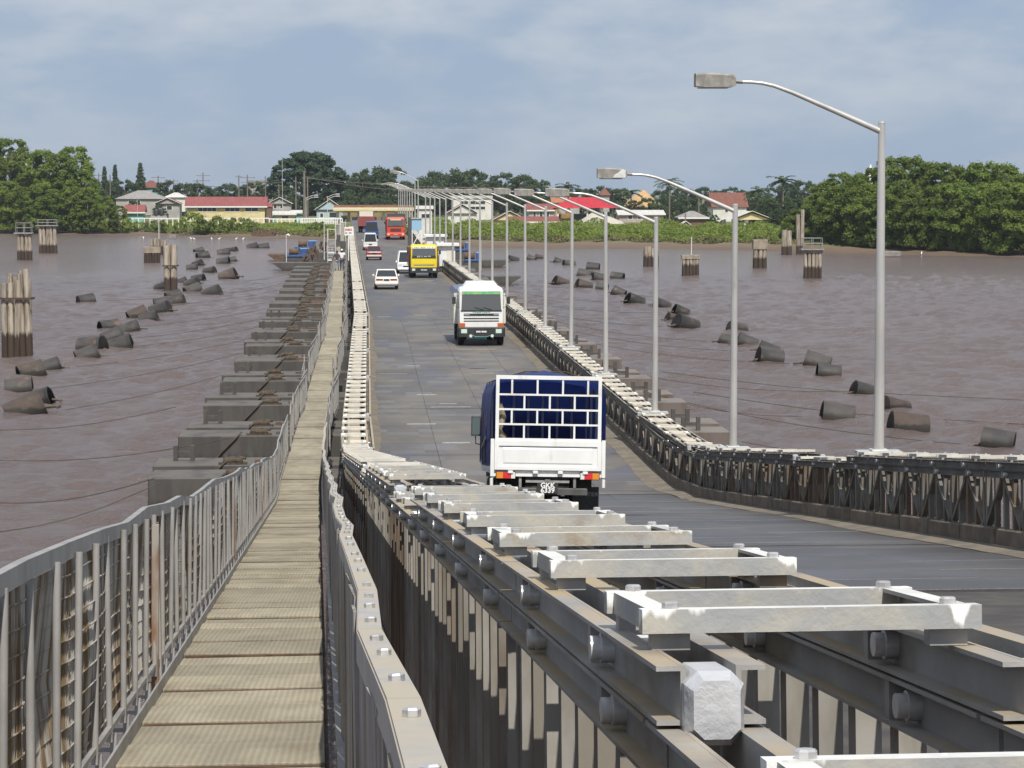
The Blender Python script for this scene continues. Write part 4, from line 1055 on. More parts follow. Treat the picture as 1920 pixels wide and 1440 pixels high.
for y in (.9, 1.9, 2.8):
    mb = MB(); mb.tube([(-1.16, y, 1.05), (-1.15, y + .03, 2.0), (-1.04, y + .02, 2.66), (-.4, y, 2.86), (.4, y, 2.86), (1.04, y, 2.66), (1.14, y, 1.05)], .011, 5); mb.build('tie_rope', M_ROPE, T)
# cab
mb = MB(); 
def cabsec(y, w, z0, z1): return [(-w, y, z0), (w, y, z0), (w, y, z1 - .3), (w - .08, y, z1), (-w + .08, y, z1), (-w, y, z1 - .3)]
mb.loft([cabsec(L1 + .22, .93, .55, 2.05), cabsec(L1 + 1.1, .93, .5, 2.08), cabsec(L1 + 1.45, .92, .45, 1.98), cabsec(L1 + 1.72, .90, .45, 1.35)], True); mb.build('cab', M_WHT, T)
mb = MB(); mb.bbox(-1.27, -1.08, L1 + .95, L1 + 1.05, 1.58, 2.0, .02); mir = mb.build('mirror', M_BLK, T)
mb = MB(); mb.poly([(-1.255, L1 + .948, 1.61), (-1.095, L1 + .948, 1.61), (-1.095, L1 + .948, 1.97), (-1.255, L1 + .948, 1.97)]); mb.build('mirror_glass', glass_mat('mirror', (.10, .13, .13), .05), mir)
mb = MB(); mb.tube([(-1.18, L1 + 1.0, 1.6), (-1.17, L1 + 1.02, 1.42), (-.93, L1 + 1.1, 1.38)], .013, 6); mb.build('mirror_arm', M_BLK, mir)
# lamps, plate, mudflaps
for s in (-1, 1):
    tl = B(T, 'tail_lamp', M_BLK, (min(s * .62, s * 1.0), max(s * .62, s * 1.0), -.03, .04, .765, .905))
    for (a, b, m, nm) in ((.86, .985, M_AMB, 'amber_lens'), (.71, .855, M_RED, 'red_lens'), (.63, .705, M_CLR, 'clear_lens')):
        B(tl, nm, m, (min(s * a, s * b), max(s * a, s * b), -.05, -.03, .775, .895))
    mf = B(T, 'mud_flap', M_BLK, (s * .80 - .26, s * .80 + .26, .66, .68, .10, .62))
    for k, (ax, az) in enumerate(((0, .03), (-.026, -.015), (.026, -.015))):
        mb = MB(); cx, cz = s * .80 + ax - (.0 if s < 0 else .0), .56 + az; mb.poly([(cx, .652, cz - .026), (cx + .016, .652, cz), (cx, .652, cz + .026), (cx - .016, .652, cz)]); mb.build('diamond_emblem', M_LETG, mf)
    text_mesh('CANTER', .105, M_LETG, mf, (s * .80, .655, .47), (R(90), 0, 0), bold=.002, sx=1.25)
    mb = MB(); mb.tube([(s * 1.04, .0, .80), (s * 1.07, -.02, .78)], .02, 6); mb.bbox(s * 1.08 - .03, s * 1.08 + .03, -.03, .0, .62, .78, .012); mb.build('side_reflector', M_CLR, T)
np_ = B(T, 'number_plate', M_BLK, (-.20, .20, -.05, -.035, .50, .70))
text_mesh('GKK', .135, M_LETW, np_, (0, -.054, .648), (R(90), 0, 0), bold=.004)
text_mesh('6339', .135, M_LETW, np_, (0, -.054, .552), (R(90), 0, 0), bold=.004)
B(T, 'plate_bracket', mat('grey_bracket', (.3, .3, .3), (.18, .17, .16), sc=6, rough=.6), (-.42, .42, -.01, .03, .70, .745), (-.05, .05, -.04, .0, .715, .765), (-.55, -.5, .02, .06, .6, .8), (.5, .55, .02, .06, .6, .8))

def dashes(par, m, z, y, xs, h):
    mb = MB()
    for x, w in xs: mb.box(x - w / 2, x + w / 2, y - .003, y, z - h / 2, z + h / 2)
    return mb.build('blurred_marks', m, par)
# --- cab-over trucks seen from the front
def cab_truck(px, py, label, c_cab, name='oncoming_truck', W=2.1, H=2.72, wl=1.67, wh=2.58, cb=1.06, bump=M_BLK, box=None, spoiler=None, group=None, tarp_c=None, cargo_h=2.35, cargo_w=1.24, cargo_l=5.0, heading=-1, d=None, u=None):
    T, d_, u_ = vehicle(name, label, 'truck', px, py, heading, d=d, u=u, group=group)
    h = W / 2
    mb = MB()
    def sec(y, w, z0, z1, r): return [(-w, y, z0), (w, y, z0), (w, y, z1 - r), (w - r * .35, y, z1 - r * .3), (w - r, y, z1), (-w + r, y, z1), (-w + r * .35, y, z1 - r * .3), (-w, y, z1 - r)]
    # cab shell: back, roof edge, forehead, lower windscreen line, chin
    mb.loft([sec(-1.55, h, .75, H, .16), sec(-.35, h, .75, H, .16), sec(-.16, h - .02, .75, H - .06, .14), sec(-.03, h - .03, .75, wh - .03, .12), sec(.0, h - .04, .78, wl + .02, .02), sec(.03, h - .05, .8, cb + .1, .02)], True)
    cab = mb.build('cab', c_cab, T)
    wx0 = h - .12; y0 = .018; yt = -.035
    scr = MB(); scr.loft([[(-wx0, y0, wl), (wx0, y0, wl), (wx0 - .04, yt, wh - .04), (-wx0 + .04, yt, wh - .04)], [(-wx0, y0 + .012, wl), (wx0, y0 + .012, wl), (wx0 - .04, yt + .012, wh - .04), (-wx0 + .04, yt + .012, wh - .04)]], True)
    sc_ = scr.build('windscreen', M_GLSL, T)
    fr = MB()
    fr.box(-wx0 - .03, wx0 + .03, y0 - .02, y0 + .02, wl - .05, wl); fr.build('windscreen_seal', M_BLK, T)
    for s in (-1, 1):
        mb = MB(); mb.tube([(s * .2 - .3, y0 + .03, wl + .02), (s * .2 + .12, y0 + .02, wl + .13)], .012, 4); mb.build('wiper', M_BLK, sc_)
        B(T, 'side_window', M_GLS, (min(s * (h + .002), s * (h - .03)), max(s * (h + .002), s * (h - .03)), -1.2, -.3, wl + .05, wh - .08))
        mr = B(T, 'mirror', M_BLK, (s * (h + .22) - .085, s * (h + .22) + .085, -.12, -.05, wl + .28, wl + .62), bev=.02)
        mb = MB(); mb.tube([(s * (h - .02), -.2, wl + .65), (s * (h + .22), -.1, wl + .66), (s * (h + .22), -.1, wl + .2), (s * (h - .02), -.2, wl + .1)], .014, 5); mb.build('mirror_arm', M_BLK, mr)
    B(T, 'chassis', M_CHAS, (-.45, .45, -6.3, -.15, .55, .85), (-.95, .95, -1.5, -.2, .5, .78))
    bp = B(T, 'bumper', bump, (-h - .06, h + .06, -.25, .10, .42, .88), bev=.05)
    for s in (-1, 1):
        hl = B(bp, 'headlamp', M_CLR, (s * (h - .24) - .13, s * (h - .24) + .13, .095, .115, .6, .78))
        wheel(T, s * (h - .12), -.95, .5, .30); wheel(T, s * (h - .10), -4.6, .5, .28, True)
    plate = B(bp, 'number_plate', mat('dark_plate', (.05, .05, .05), rough=.6), (-.27, .27, .098, .112, .60, .73))
    dashes(plate, M_LETW, .665, .116, [(-.20, .07), (-.12, .07), (-.04, .07), (.07, .06), (.14, .06), (.21, .06)], .075)
    if box is not None:
        B(T, 'cargo_body', box, (-cargo_w, cargo_w, -1.75 - cargo_l, -1.75, .95, cargo_h))
        B(T, 'headboard', box, (-cargo_w + .02, cargo_w - .02, -1.75, -1.66, .95, cargo_h + .04))
    if tarp_c is not None:
        mb = MB(); mb.loft([[(-cargo_w - .02, y, cargo_h - .05), (cargo_w + .02, y, cargo_h - .05), (cargo_w - .1, y, cargo_h + .22), (0, y, cargo_h + .34), (-cargo_w + .1, y, cargo_h + .22)] for y in (-1.74 - cargo_l, -1.7)], True); mb.build('load_cover', tarp_c, T)
    if spoiler is not None:
        mb = MB(); mb.loft([[(-h + .18, -.25, H - .02), (h - .18, -.25, H - .02), (h - .42, -.45, H + .22), (-h + .42, -.45, H + .22)], [(-h + .18, -1.4, H - .02), (h - .18, -1.4, H - .02), (h - .38, -1.35, H + .27), (-h + .38, -1.35, H + .27)]], True); mb.build('roof_deflector', spoiler, T)
    return T, cab, sc_, bp, h
M_GRN = mat('green_trim', (0.02, 0.28, 0.19), rough=.4); M_GRNV = mat('green_sunstrip', (0.10, 0.42, 0.22), (0.30, 0.50, 0.16), sc=5, rough=.4, local=True)
M_ORG = mat('orange_lens', (0.52, 0.12, 0.03), rough=.35); M_TARPG = mat('grey_blue_cover', (0.17, 0.20, 0.28), (0.12, 0.14, 0.20), sc=2, rough=.7)
M_CREAM = paint('cream', (0.72, 0.69, 0.60), .5)
T2, cab, scr, bp, h = cab_truck(902.5, 648.5, 'white cab truck with green sun strip and roof deflector, coming towards the camera', M_WHT, box=M_CREAM, spoiler=M_WHT, tarp_c=M_TARPG)
mb = MB(); wx = h - .15; mb.poly([(-wx, .004, 2.40), (-wx + .015, -.006, 2.53), (wx - .015, -.006, 2.53), (wx, .004, 2.40)]); mb.build('sun_strip', M_GRNV, scr)
for z, hh in ((1.46, .10), (1.28, .05), (1.16, .045)): B(cab, 'grille_slot', M_BLK, (-.82, .82, .0, .042, z - hh / 2, z + hh / 2))
B(cab, 'badge', M_LETG, (.55, .80, .035, .05, 1.43, 1.49)); B(cab, 'badge', M_LETG, (-.82, -.58, .035, .05, 1.43, 1.49))
dashes(cab, mat('green_letters', (.03, .22, .15), (.2, .4, .3), sc=20, rough=.6, local=True), 1.60, .032, [(.36, .05), (.26, .07), (.15, .08), (.05, .09), (-.05, .04), (-.14, .08), (-.25, .08), (-.37, .06)], .055)
for s in (-1, 1):
    B(cab, 'turn_signal', M_ORG, (s * .90 - .14, s * .90 + .14, -.05, .06, .88, 1.06))
    B(bp, 'lamp_surround', M_GRN, (s * .81 - .155, s * .81 + .155, .085, .108, .575, .80))
    mb = MB(); mb.tube([(s * .5, .10, .47), (s * .5, .17, .47)], [.06, .075], 10); mb.build('fog_lamp', M_CLR, bp)
mb = MB(); mb.tube([(-.42, .13, .50), (-.3, .14, .43), (.3, .14, .43), (.42, .13, .50)], .025, 6); mb.build('green_bar', M_GRN, bp)
B(cab, 'sticker', mat('lime_sticker', (.45, .55, .15), rough=.6), (-1.06, -1.052, -.5, -.2, 1.9, 2.2))
mb = MB(); mb.tube([(-.1, -.12, 1.95), (-.05, -.1, 2.15), (.05, -.1, 2.3)], [.06, .09, .03], 6); mb.build('hanging_toy', M_LETG, scr)

M_YEL = paint('yellow', (0.80, 0.62, 0.02))
T3, cab, scr, bp, h = cab_truck(795, 521.5, 'yellow cab truck with white lettering on its windscreen, coming towards the camera', M_YEL, W=2.2, H=2.75, wl=1.68, wh=2.58, cb=1.12, box=paint('dull_red', (.22, .08, .05), .6), cargo_h=2.5)
mb = MB(); wx = h - .16; mb.poly([(-wx, .0, 2.42), (-wx + .02, -.008, 2.58), (wx - .02, -.008, 2.58), (wx, .0, 2.42)]); vis = mb.build('sun_strip', M_LETW, scr)
dashes(vis, mat('visor_marks', (.20, .24, .27), rough=.6), 2.50, .012, [(.74, .08), (.60, .09), (.46, .06), (.22, .10), (.08, .09), (-.05, .07), (-.30, .04), (-.48, .05), (-.72, .06)], .07)
mb = MB(); mb.poly([(-h + .12, .032, 1.69), (-h + .12, .028, 1.83), (h - .12, .028, 1.83), (h - .12, .032, 1.69)]); st = mb.build('name_strip', M_BLK, scr)
text_mesh('LEYLAND', .15, M_LETW, st, (0, .036, 1.76), (R(90), 0, math.pi), bold=.003, sx=1.8)
B(cab, 'chrome_strip', M_CHROME, (-.85, .85, .02, .06, 1.06, 1.12)); mb = MB(); mb.tube([(0, -.4, 2.74), (0, -.4, 2.92)], .08, 8); mb.build('roof_beacon', M_ORG, cab)
M_ORD = paint('orange_red', (0.62, 0.07, 0.03))
T4, cab, scr, bp, h = cab_truck(743, 445.5, 'orange red tipper truck coming towards the camera near the far end', M_ORD, W=2.35, H=2.9, wl=1.75, wh=2.7, cb=1.1, bump=M_ORD, box=paint('dark_red', (.28, .05, .03), .6), cargo_h=2.6, d=306, u=5.35)
B(cab, 'grille', mat('dark_red_grille', (.12, .03, .03), rough=.6), (-.7, .7, .0, .05, 1.05, 1.45)); B(scr, 'sun_strip', mat('straw_strip', (.65, .6, .35), rough=.6), (-.7, .7, .0, .012, 2.5, 2.66))
M_MAR = paint('maroon', (.26, .07, .06), .6)
T5, cab, scr, bp, h = cab_truck(0, 0, 'maroon truck with a white load rack behind the blue van', M_MAR, W=2.2, H=2.6, heading=1, box=M_MAR, cargo_h=2.3, cargo_l=4, d=352, u=1.9)
B(T5, 'load_rack', M_CREAM, (-1.0, 1.0, -5.0, -2.2, 2.36, 3.1))
T6, cab, scr, bp, h = cab_truck(0, 0, 'dark covered truck following the orange red one at the far end', paint('dark_grey', (.10, .11, .11), .6), W=2.2, H=2.5, box=paint('charcoal', (.07, .075, .08), .7), cargo_h=2.9, d=330, u=6.0)

# --- cars
def car(label, px, py, heading, c, kind='sedan', W=1.7, L=4.3, H=1.4, bumper=None, d=None, u=None, name='car', cat='car', rear_lamps=True, wind=None):
    T, d_, u_ = vehicle(name, label, cat, px, py, heading, d=d, u=u)
    h = W / 2; hb = .82 if kind != 'van' else .95
    prof = {'sedan': [(-L / 2, .32, .78), (-L / 2 + .05, .26, .88), (-L / 2 + .7, .22, .92), (0, .2, .93), (L / 2 - 1.1, .2, .90), (L / 2 - .25, .24, .80), (L / 2 - .03, .28, .68), (L / 2, .34, .58)],
            'van': [(-L / 2, .35, .95), (-L / 2 + .05, .28, 1.0), (-L / 2 + .7, .24, 1.02), (0, .22, 1.02), (L / 2 - .5, .22, 1.0), (L / 2 - .1, .26, .98), (L / 2 - .02, .3, .9), (L / 2, .36, .7)]}[kind]
    mb = MB(); rings = []
    for y, z0, z1 in prof:
        e_ = .9 if y in (-L / 2, L / 2) else 1.0
        rings.append([(-h * .88 * e_, y, z0), (h * .88 * e_, y, z0), (h * e_, y, z0 + .18), (h * e_, y, z1 - .16), (h * .93 * e_, y, z1 - .02), (h * .7 * e_, y, z1), (-h * .7 * e_, y, z1), (-h * .93 * e_, y, z1 - .02), (-h * e_, y, z1 - .16), (-h * e_, y, z0 + .18)])
    mb.loft(rings, True, False); body = mb.build('body', c, T)
    # glasshouse as dark glass with a painted roof and pillars
    if kind == 'sedan': base = (-L / 2 + .75, L / 2 - 1.25); top = (-L / 2 + 1.35, L / 2 - 2.0)
    else: base = (-L / 2 + .03, L / 2 - .35); top = (-L / 2 + .15, L / 2 - 1.0)
    zb = .90 if kind == 'sedan' else .99; wb, wt = h * .90, h * .74
    mb = MB(); mb.loft([[(-wb, base[0], zb), (wb, base[0], zb), (wb, base[1], zb), (-wb, base[1], zb)], [(-wt, top[0], H - .05), (wt, top[0], H - .05), (wt, top[1], H - .05), (-wt, top[1], H - .05)]], True); gl = mb.build('windows', M_GLS, T)
    mb = MB(); mb.loft([[(-wt - .03, top[0] - .04, H - .06), (wt + .03, top[0] - .04, H - .06), (wt + .03, top[1] + .04, H - .06), (-wt - .03, top[1] + .04, H - .06)], [(-wt + .06, top[0] + .06, H), (wt - .06, top[0] + .06, H), (wt - .06, top[1] - .06, H), (-wt + .06, top[1] - .06, H)]], True); mb.build('roof', c, T)
    for sx in (-1, 1):
        for (ya, yb) in ((base[0], top[0]), (base[1], top[1])):
            mb = MB(); mb.beam((sx * (wb - .01), ya, zb - .01), (sx * (wt), yb, H - .05), .07, .07); mb.build('pillar', c, T)
        for y in (-L / 2 + .8, L / 2 - .8): wheel(T, sx * (h - .10), y, .31, .19)
        mb = MB(); mb.bbox(sx * (h + .07) - .07, sx * (h + .07) + .07, base[1] - .25, base[1] - .15, zb - .02, zb + .12, .02); mb.build('door_mirror', c, T)
        B(T, 'headlamp', M_CLR, (sx * h * .68 - .15, sx * h * .68 + .15, L / 2 - .10, L / 2 + .012, .60 if kind == 'sedan' else .68, .72 if kind == 'sedan' else .86))
        if rear_lamps: B(T, 'tail_lamp', mat('brown_red_lens', (.34, .08, .05), rough=.3), (sx * h * .60 - .24, sx * h * .60 + .24, -L / 2 - .02, -L / 2 + .06, .66, .80))
    bm = bumper or c
    B(T, 'front_bumper', bm, (-h * .97, h * .97, L / 2 - .06, L / 2 + .07, .36, .50), bev=.03); B(T, 'rear_bumper', bm, (-h * .97, h * .97, -L / 2 - .08, -L / 2 + .06, .38, .54), bev=.03)
    B(T, 'number_plate', M_BLK, (-.2, .2, -L / 2 - .035, -L / 2 + .02, .64, .76)); B(T, 'front_grille', M_BLK, (-h * .4, h * .4, L / 2 - .08, L / 2 + .008, .56, .68))
    return T, body
car('white saloon car driving away, seen from behind', 724, 540.8, 1, paint('car_white', (.78, .76, .70)), H=1.42, W=1.72)
Tr, body = car('small dark red car with pale bumper ahead of the white saloon', 699, 486.8, 1, paint('car_red', (.24, .035, .04)), H=1.42, W=1.60, L=4.0, bumper=mat('pale_bumper', (.62, .58, .52), rough=.4), rear_lamps=False, d=245, u=1.78)
car('white minibus just ahead of the small dark red car', 0, 0, 1, paint('van_white', (.76, .76, .72)), 'van', d=278, u=1.75, W=1.66, L=4.4, H=1.95, bumper=mat('pale_bumper', (.6, .6, .6)), name='minibus', cat='minibus', rear_lamps=False)
car('blue van between the white minibus and the maroon truck', 0, 0, 1, paint('van_blue', (.02, .07, .26)), 'van', d=312, u=2.3, W=1.75, L=4.4, H=2.2, name='blue_van', cat='van', rear_lamps=False)
car('white car half hidden behind the yellow truck', 0, 0, -1, paint('car_white2', (.80, .80, .80)), 'van', d=206, u=4.15, W=1.66, L=4.3, H=1.9, name='minibus', cat='minibus', rear_lamps=False)
# ------------------------------------------------------------------ people on the walkway
def person(px, py, label, shirt, trousers, skin, cap=None, face=1, H=1.74, step=.12, arm=.1):
    p = on_level(px, py, 0.0); d = p.y; base = Vector((p.x, d, zr(d) + .002))
    o = thing('person', label, 'person', base, (0, 0, math.pi + rng.uniform(-.15, .15)))
    k = H / 1.74
    def skin_body(name, joints, edges, m, root=0):
        me = bpy.data.meshes.new(name); me.from_pydata([tuple(c * k for c in j[0]) for j in joints], edges, []); me.update()
        b = link(name, me, o); md = b.modifiers.new('skin', 'SKIN')
        for i, j in enumerate(joints):
            sv = me.skin_vertices[0].data[i]; r = j[1] if isinstance(j[1], tuple) else (j[1], j[1]); sv.radius = (r[0] * k, r[1] * k)
        me.skin_vertices[0].data[root].use_root = True
        sb = b.modifiers.new('sub', 'SUBSURF'); sb.levels = 2; sb.render_levels = 2; me.materials.append(m); return b
    # body (skin): pelvis, spine, neck, head, arms with hands, legs with feet
    J = [((0, 0, .93), (.14, .11)), ((0, 0, 1.15), (.13, .10)), ((0, .01, 1.38), (.15, .10)), ((0, .02, 1.50), .055), ((0, .03, 1.60), (.075, .09)), ((0, .03, 1.70), (.065, .08)),
         ((.19, 0, 1.40), .06), ((.25 + arm, .02, 1.13), .045), ((.25 + arm, .12, .90), .036), ((.25 + arm, .15, .82), (.03, .045)), ((-.19, 0, 1.40), .06), ((-.25 - arm * .3, -.02, 1.13), .045), ((-.26 - arm * .2, .06, .90), .036), ((-.26 - arm * .2, .08, .82), (.03, .045)),
         ((.10, 0, .86), .09), ((.11, step * .7, .48), .065), ((.11, step, .08), .045), ((.12, step + .14, .035), .04), ((-.10, 0, .86), .09), ((-.11, -step * .3, .48), .065), ((-.11, -step, .08), .045), ((-.12, -step + .14, .035), .04)]
    E_ = [(0, 1), (1, 2), (2, 3), (3, 4), (4, 5), (2, 6), (6, 7), (7, 8), (8, 9), (2, 10), (10, 11), (11, 12), (12, 13), (0, 14), (14, 15), (15, 16), (16, 17), (0, 18), (18, 19), (19, 20), (20, 21)]
    skin_body('body', J, E_, skin)
    # fingers
    for s, hx, hy in ((1, .25 + arm, .15), (-1, -.26 - arm * .2, .08)):
        mb = MB()
        for f, (dx, l) in enumerate(((-.03, .07), (-.01, .085), (.01, .08), (.028, .065))): mb.tube([((hx + dx * .4) * k, (hy + dx) * k, .80 * k), ((hx) * k, (hy + dx + .01) * k, (.80 - l) * k)], [.010, .007], 5)
        mb.tube([((hx - s * .03) * k, (hy + .03) * k, .83 * k), ((hx - s * .045) * k, (hy + .06) * k, .77 * k)], [.012, .008], 5); mb.build('hand', skin, o)
    # clothes
    S_ = [((0, 0, .90), (.165, .135)), ((0, 0, 1.15), (.16, .125)), ((0, .01, 1.38), (.175, .12)), ((0, .015, 1.46), (.09, .075)), ((.20, 0, 1.41), .085), ((.235 + arm * .6, .01, 1.22), .078), ((-.20, 0, 1.41), .085), ((-.235 - arm * .2, -.01, 1.22), .078)]
    skin_body('shirt', S_, [(0, 1), (1, 2), (2, 3), (2, 4), (4, 5), (2, 6), (6, 7)], shirt)
    T_ = [((0, 0, .93), (.155, .12)), ((.10, 0, .84), .105), ((.11, step * .7, .48), .088), ((.11, step, .11), .072), ((-.10, 0, .84), .105), ((-.11, -step * .3, .48), .088), ((-.11, -step, .11), .072)]
    skin_body('trousers', T_, [(0, 1), (1, 2), (2, 3), (0, 4), (4, 5), (5, 6)], trousers)
    for sx, yy in ((.12, step), (-.12, -step)):
        mb = MB(); mb.bbox((sx - .05) * k, (sx + .05) * k, (yy - .08) * k, (yy + .19) * k, .0, .08 * k, .02); mb.build('shoe', M_BLK, o)
    # face and headgear
    mb = MB(); mb.tube([(0, .115 * k, 1.625 * k), (0, .14 * k, 1.60 * k)], [.010, .016], 6); mb.build('nose', skin, o)
    for sx in (-1, 1):
        mb = MB(); mb.cbox((sx * .03 * k, .112 * k, 1.64 * k), (.022, .012, .010)); mb.build('eye', M_BLK, o)
        mb = MB(); mb.tube([(sx * .075 * k, .03 * k, 1.60 * k), (sx * .088 * k, .02 * k, 1.64 * k)], .014, 5); mb.build('ear', skin, o)
    mb = MB(); mb.cbox((0, .114 * k, 1.565 * k), (.045, .012, .008)); mb.build('mouth', mat('lips', (.14, .05, .04)), o)
    mb = MB(); n = 12
    ring = lambda r, z, y=.03: [(r * math.cos(2 * math.pi * a / n) * k, (y + r * 1.15 * math.sin(2 * math.pi * a / n)) * k, z * k) for a in range(n)]
    mb.loft([ring(.092, 1.665), ring(.092, 1.71), ring(.07, 1.755), ring(.02, 1.772)], True, True)
    if cap is not None:
        hat = mb.build('cap', cap, o); m2 = MB(); m2.poly([(-.07 * k, .12 * k, 1.672 * k), (.07 * k, .12 * k, 1.672 * k), (.05 * k, .20 * k, 1.66 * k), (-.05 * k, .20 * k, 1.66 * k)]); m2.build('peak', cap, hat)
    else: mb.build('hair', mat('black_hair', (.02, .017, .015), rough=.9), o)
    return o
M_SKIN = mat('brown_skin', (.15, .075, .045), (.12, .06, .036), sc=6, rough=.6); M_JEAN = mat('blue_jeans', (.07, .10, .17), (.05, .07, .12), sc=8, rough=.9)
person(632.2, 507, 'person in a dark shirt and pale jeans walking on the walkway', mat('dark_shirt', (.05, .05, .065), (.07, .07, .085), sc=8, rough=.9), mat('pale_jeans', (.28, .33, .38), (.22, .26, .31), sc=8, rough=.9), M_SKIN, H=1.76)
person(641.2, 507, 'person in a white T-shirt, white cap and blue jeans walking on the walkway', mat('white_shirt', (.80, .79, .78), (.7, .69, .68), sc=7, rough=.9), M_JEAN, M_SKIN, cap=mat('white_cap', (.8, .8, .78), rough=.9), H=1.9, step=-.1, arm=.06)

# ------------------------------------------------------------------ notice board, stair to the pontoons, huts and machines
def rel(px, py, Y): return at_dist(px, py, Y)
p = rel(653.5, 470, 236); S = thing('notice_board', 'white notice board with red and black lettering on a post by the walkway', 'sign', p)
s_ = 236 / FPX; t = lambda x, y: (x - 653.5) * s_
zz = lambda y: (470 - y) * s_
mb = MB(); mb.box(-.05, .05, -.05, .05, -1.0, zz(441)); mb.build('post', M_LETW, S)
bd = B(S, 'board', M_LETW, (t(646, 0), t(663, 0), -.09, -.051, zz(441.5), zz(426)), bev=.01)
dashes(bd, mat('red_marks', (.55, .10, .07), rough=.6), zz(431), -.094, [(-.27, .10), (-.14, .10), (.0, .12), (.14, .11), (.28, .10)], .22)
dashes(bd, mat('black_marks', (.12, .13, .13), rough=.6), zz(437), -.094, [(-.22, .24), (.17, .28)], .10)
M_FRAME = mat('white_frame', (.66, .65, .62), (.55, .54, .50), sc=4, rough=.6); M_STEP = mat('grey_step', (.42, .41, .39), (.33, .32, .30), sc=4, rough=.7)
d0 = 222.0; p = rel(624, 492, d0); s_ = d0 / FPX
G = thing('boarding_stair', 'white framed stair with grey treads beside the walkway, behind the two people', 'stair', p)
wS = 19 * s_ / 2; hS = 62 * s_
for x in (-wS, wS * .55): 
    mb = MB(); mb.tube([(x, 0, 0), (x, 0, hS)], .04, 6); mb.build('stile', M_FRAME, G)
mb = MB(); mb.tube([(-wS, 0, hS), (wS * .55, 0, hS - .05)], .04, 6); mb.build('top_bar', M_FRAME, G)
for k in range(11):
    z = .15 + k * .17; mb = MB(); mb.box(-wS, wS * .5, .05 + k * .12, .28 + k * .12, z, z + (.07 if k not in (0, 4) else .12)); o = mb.build('tread', M_STEP if k not in (0, 4) else M_LETW, G)
mb = MB(); mb.box(-wS, wS * .6, 1.5, 2.6, 2.05, 2.1); mb.build('landing', M_STEP, G)
for x in (-wS, wS * .6):
    for y in (1.5, 2.6): mb = MB(); mb.tube([(x, y, 2.1), (x, y, 3.1)], .035, 6); mb.build('landing_post', M_FRAME, G)
for i, (x0, x1, y0, y1, dd) in enumerate([(629, 638, 421, 440, 236), (638, 648, 418, 452, 250)]):
    a = rel(x0, y1, dd); b = rel(x1, y0, dd); Cg = thing('mesh_cage', ['small white framed mesh cage above the boarding stair', 'grey mesh cage behind the notice board'][i], 'cage', a)
    w, h = b.x - a.x, b.z - a.z
    mb = MB()
    for x in (0, w):
        for y in (0, 1.0): mb.box(x - .03, x + .03, y - .03, y + .03, 0, h)
    for y in (0, 1.0): mb.box(-.03, w + .03, y - .03, y + .03, h, h + .06)
    mb.build('frame', M_FRAME, Cg)
    mb = MB(); x = 0
    while x < w: mb.box(x, x + .02, .02, .03, 0, h); x += .07
    mb.build('wire_mesh', M_GALV, Cg)
    mb = MB(); mb.box(0, w, 0, 1.0, -1.2, -.02); mb.build('base', M_DARK, Cg)
# white huts outside the right truss
def hut(px0, px1, py0, py1, Y, label, name='guard_hut'):
    a = rel(px0, py1, Y); b = rel(px1, py0, Y); w, h = b.x - a.x, b.z - a.z
    H_ = thing(name, label, 'hut', a)
    B(H_, 'wall', M_WHT, (0, w, 0, 2.4, 0, h)); B(H_, 'roof', M_LETW, (-.25, w + .35, -.3, 2.7, h, h + .22)); B(H_, 'door', M_CREAM, (w * .45, w * .9, -.02, 0, .05, h * .85))
    B(H_, 'support', M_DARK, (.1, w - .1, .1, 2.3, -3.0, 0)); return H_
hut(824, 853.5, 461, 499, 207, 'white flat roofed hut hung outside the right truss beside the yellow truck')
hut(800, 832, 444, 462, 238, 'smaller white hut behind the flat roofed one beside the far lamps')
p = rel(778, 462, 262); s_ = 262 / FPX; Cb = thing('control_cabin', 'light blue cabin on a white braced frame at the far right of the roadway', 'cabin', p)
B(Cb, 'cabin', mat('light_blue_paint', (.30, .50, .66), rough=.5), (-.35, .75, 0, 2.2, 30 * s_, 51 * s_)); B(Cb, 'roof', M_STEP, (-.45, .85, -.1, 2.3, 51 * s_, 51 * s_ + .1)); B(Cb, 'shaded_side', M_DARK, (-.75, -.36, 0, 2.2, 0, 54 * s_))  # dark block stands in for shade on the cabin's left side
mb = MB()
for x in (-.3, .7): mb.beam((x, 0, 0), (x, 0, 30 * s_), .09, .09)
mb.beam((-.25, -.06, .1), (.65, -.06, 29 * s_), .09, .09); mb.build('frame', M_LETW, Cb)
# work barges with blue engines beside the far pontoons
M_BLUE = mat('engine_blue', (.045, .12, .34), (.03, .08, .22), sc=3, rough=.5); M_WRECK = mat('rusty_wreck', (.10, .065, .045), (.16, .10, .065), sc=2, rough=.95)
def barge(x0, x1, Y, w, label, rake=1, m=M_PONT):
    Bg = thing('work_barge', label, 'barge', (x0, Y, WATER_Z)); l = x1 - x0
    mb = MB(); pr = [(0, .95), (2.2 * rake, -.5), (l, -.5), (l, 1.0), (0, 1.05)] if rake > 0 else [(0, -.5), (l - 2.2, -.5), (l, .9), (l, 1.05), (0, 1.0)]
    mb.prism(pr, 'y', 0, w); mb.build('hull', m, Bg); return Bg
b1 = barge(-12.7, -3.6, 312, 5, 'dark raked work barge beside the left pontoons')
b2 = barge(-15, -5.0, 352, 8, 'rust brown flat barge moored off the left bank', 1, M_WRECK)
b3 = barge(9.5, 19.5, 322, 6, 'dark work barge beside the right pontoons', -1)
b4 = barge(8.8, 17.0, 262, 4, 'low dark pontoon raft right of the bridge', -1)
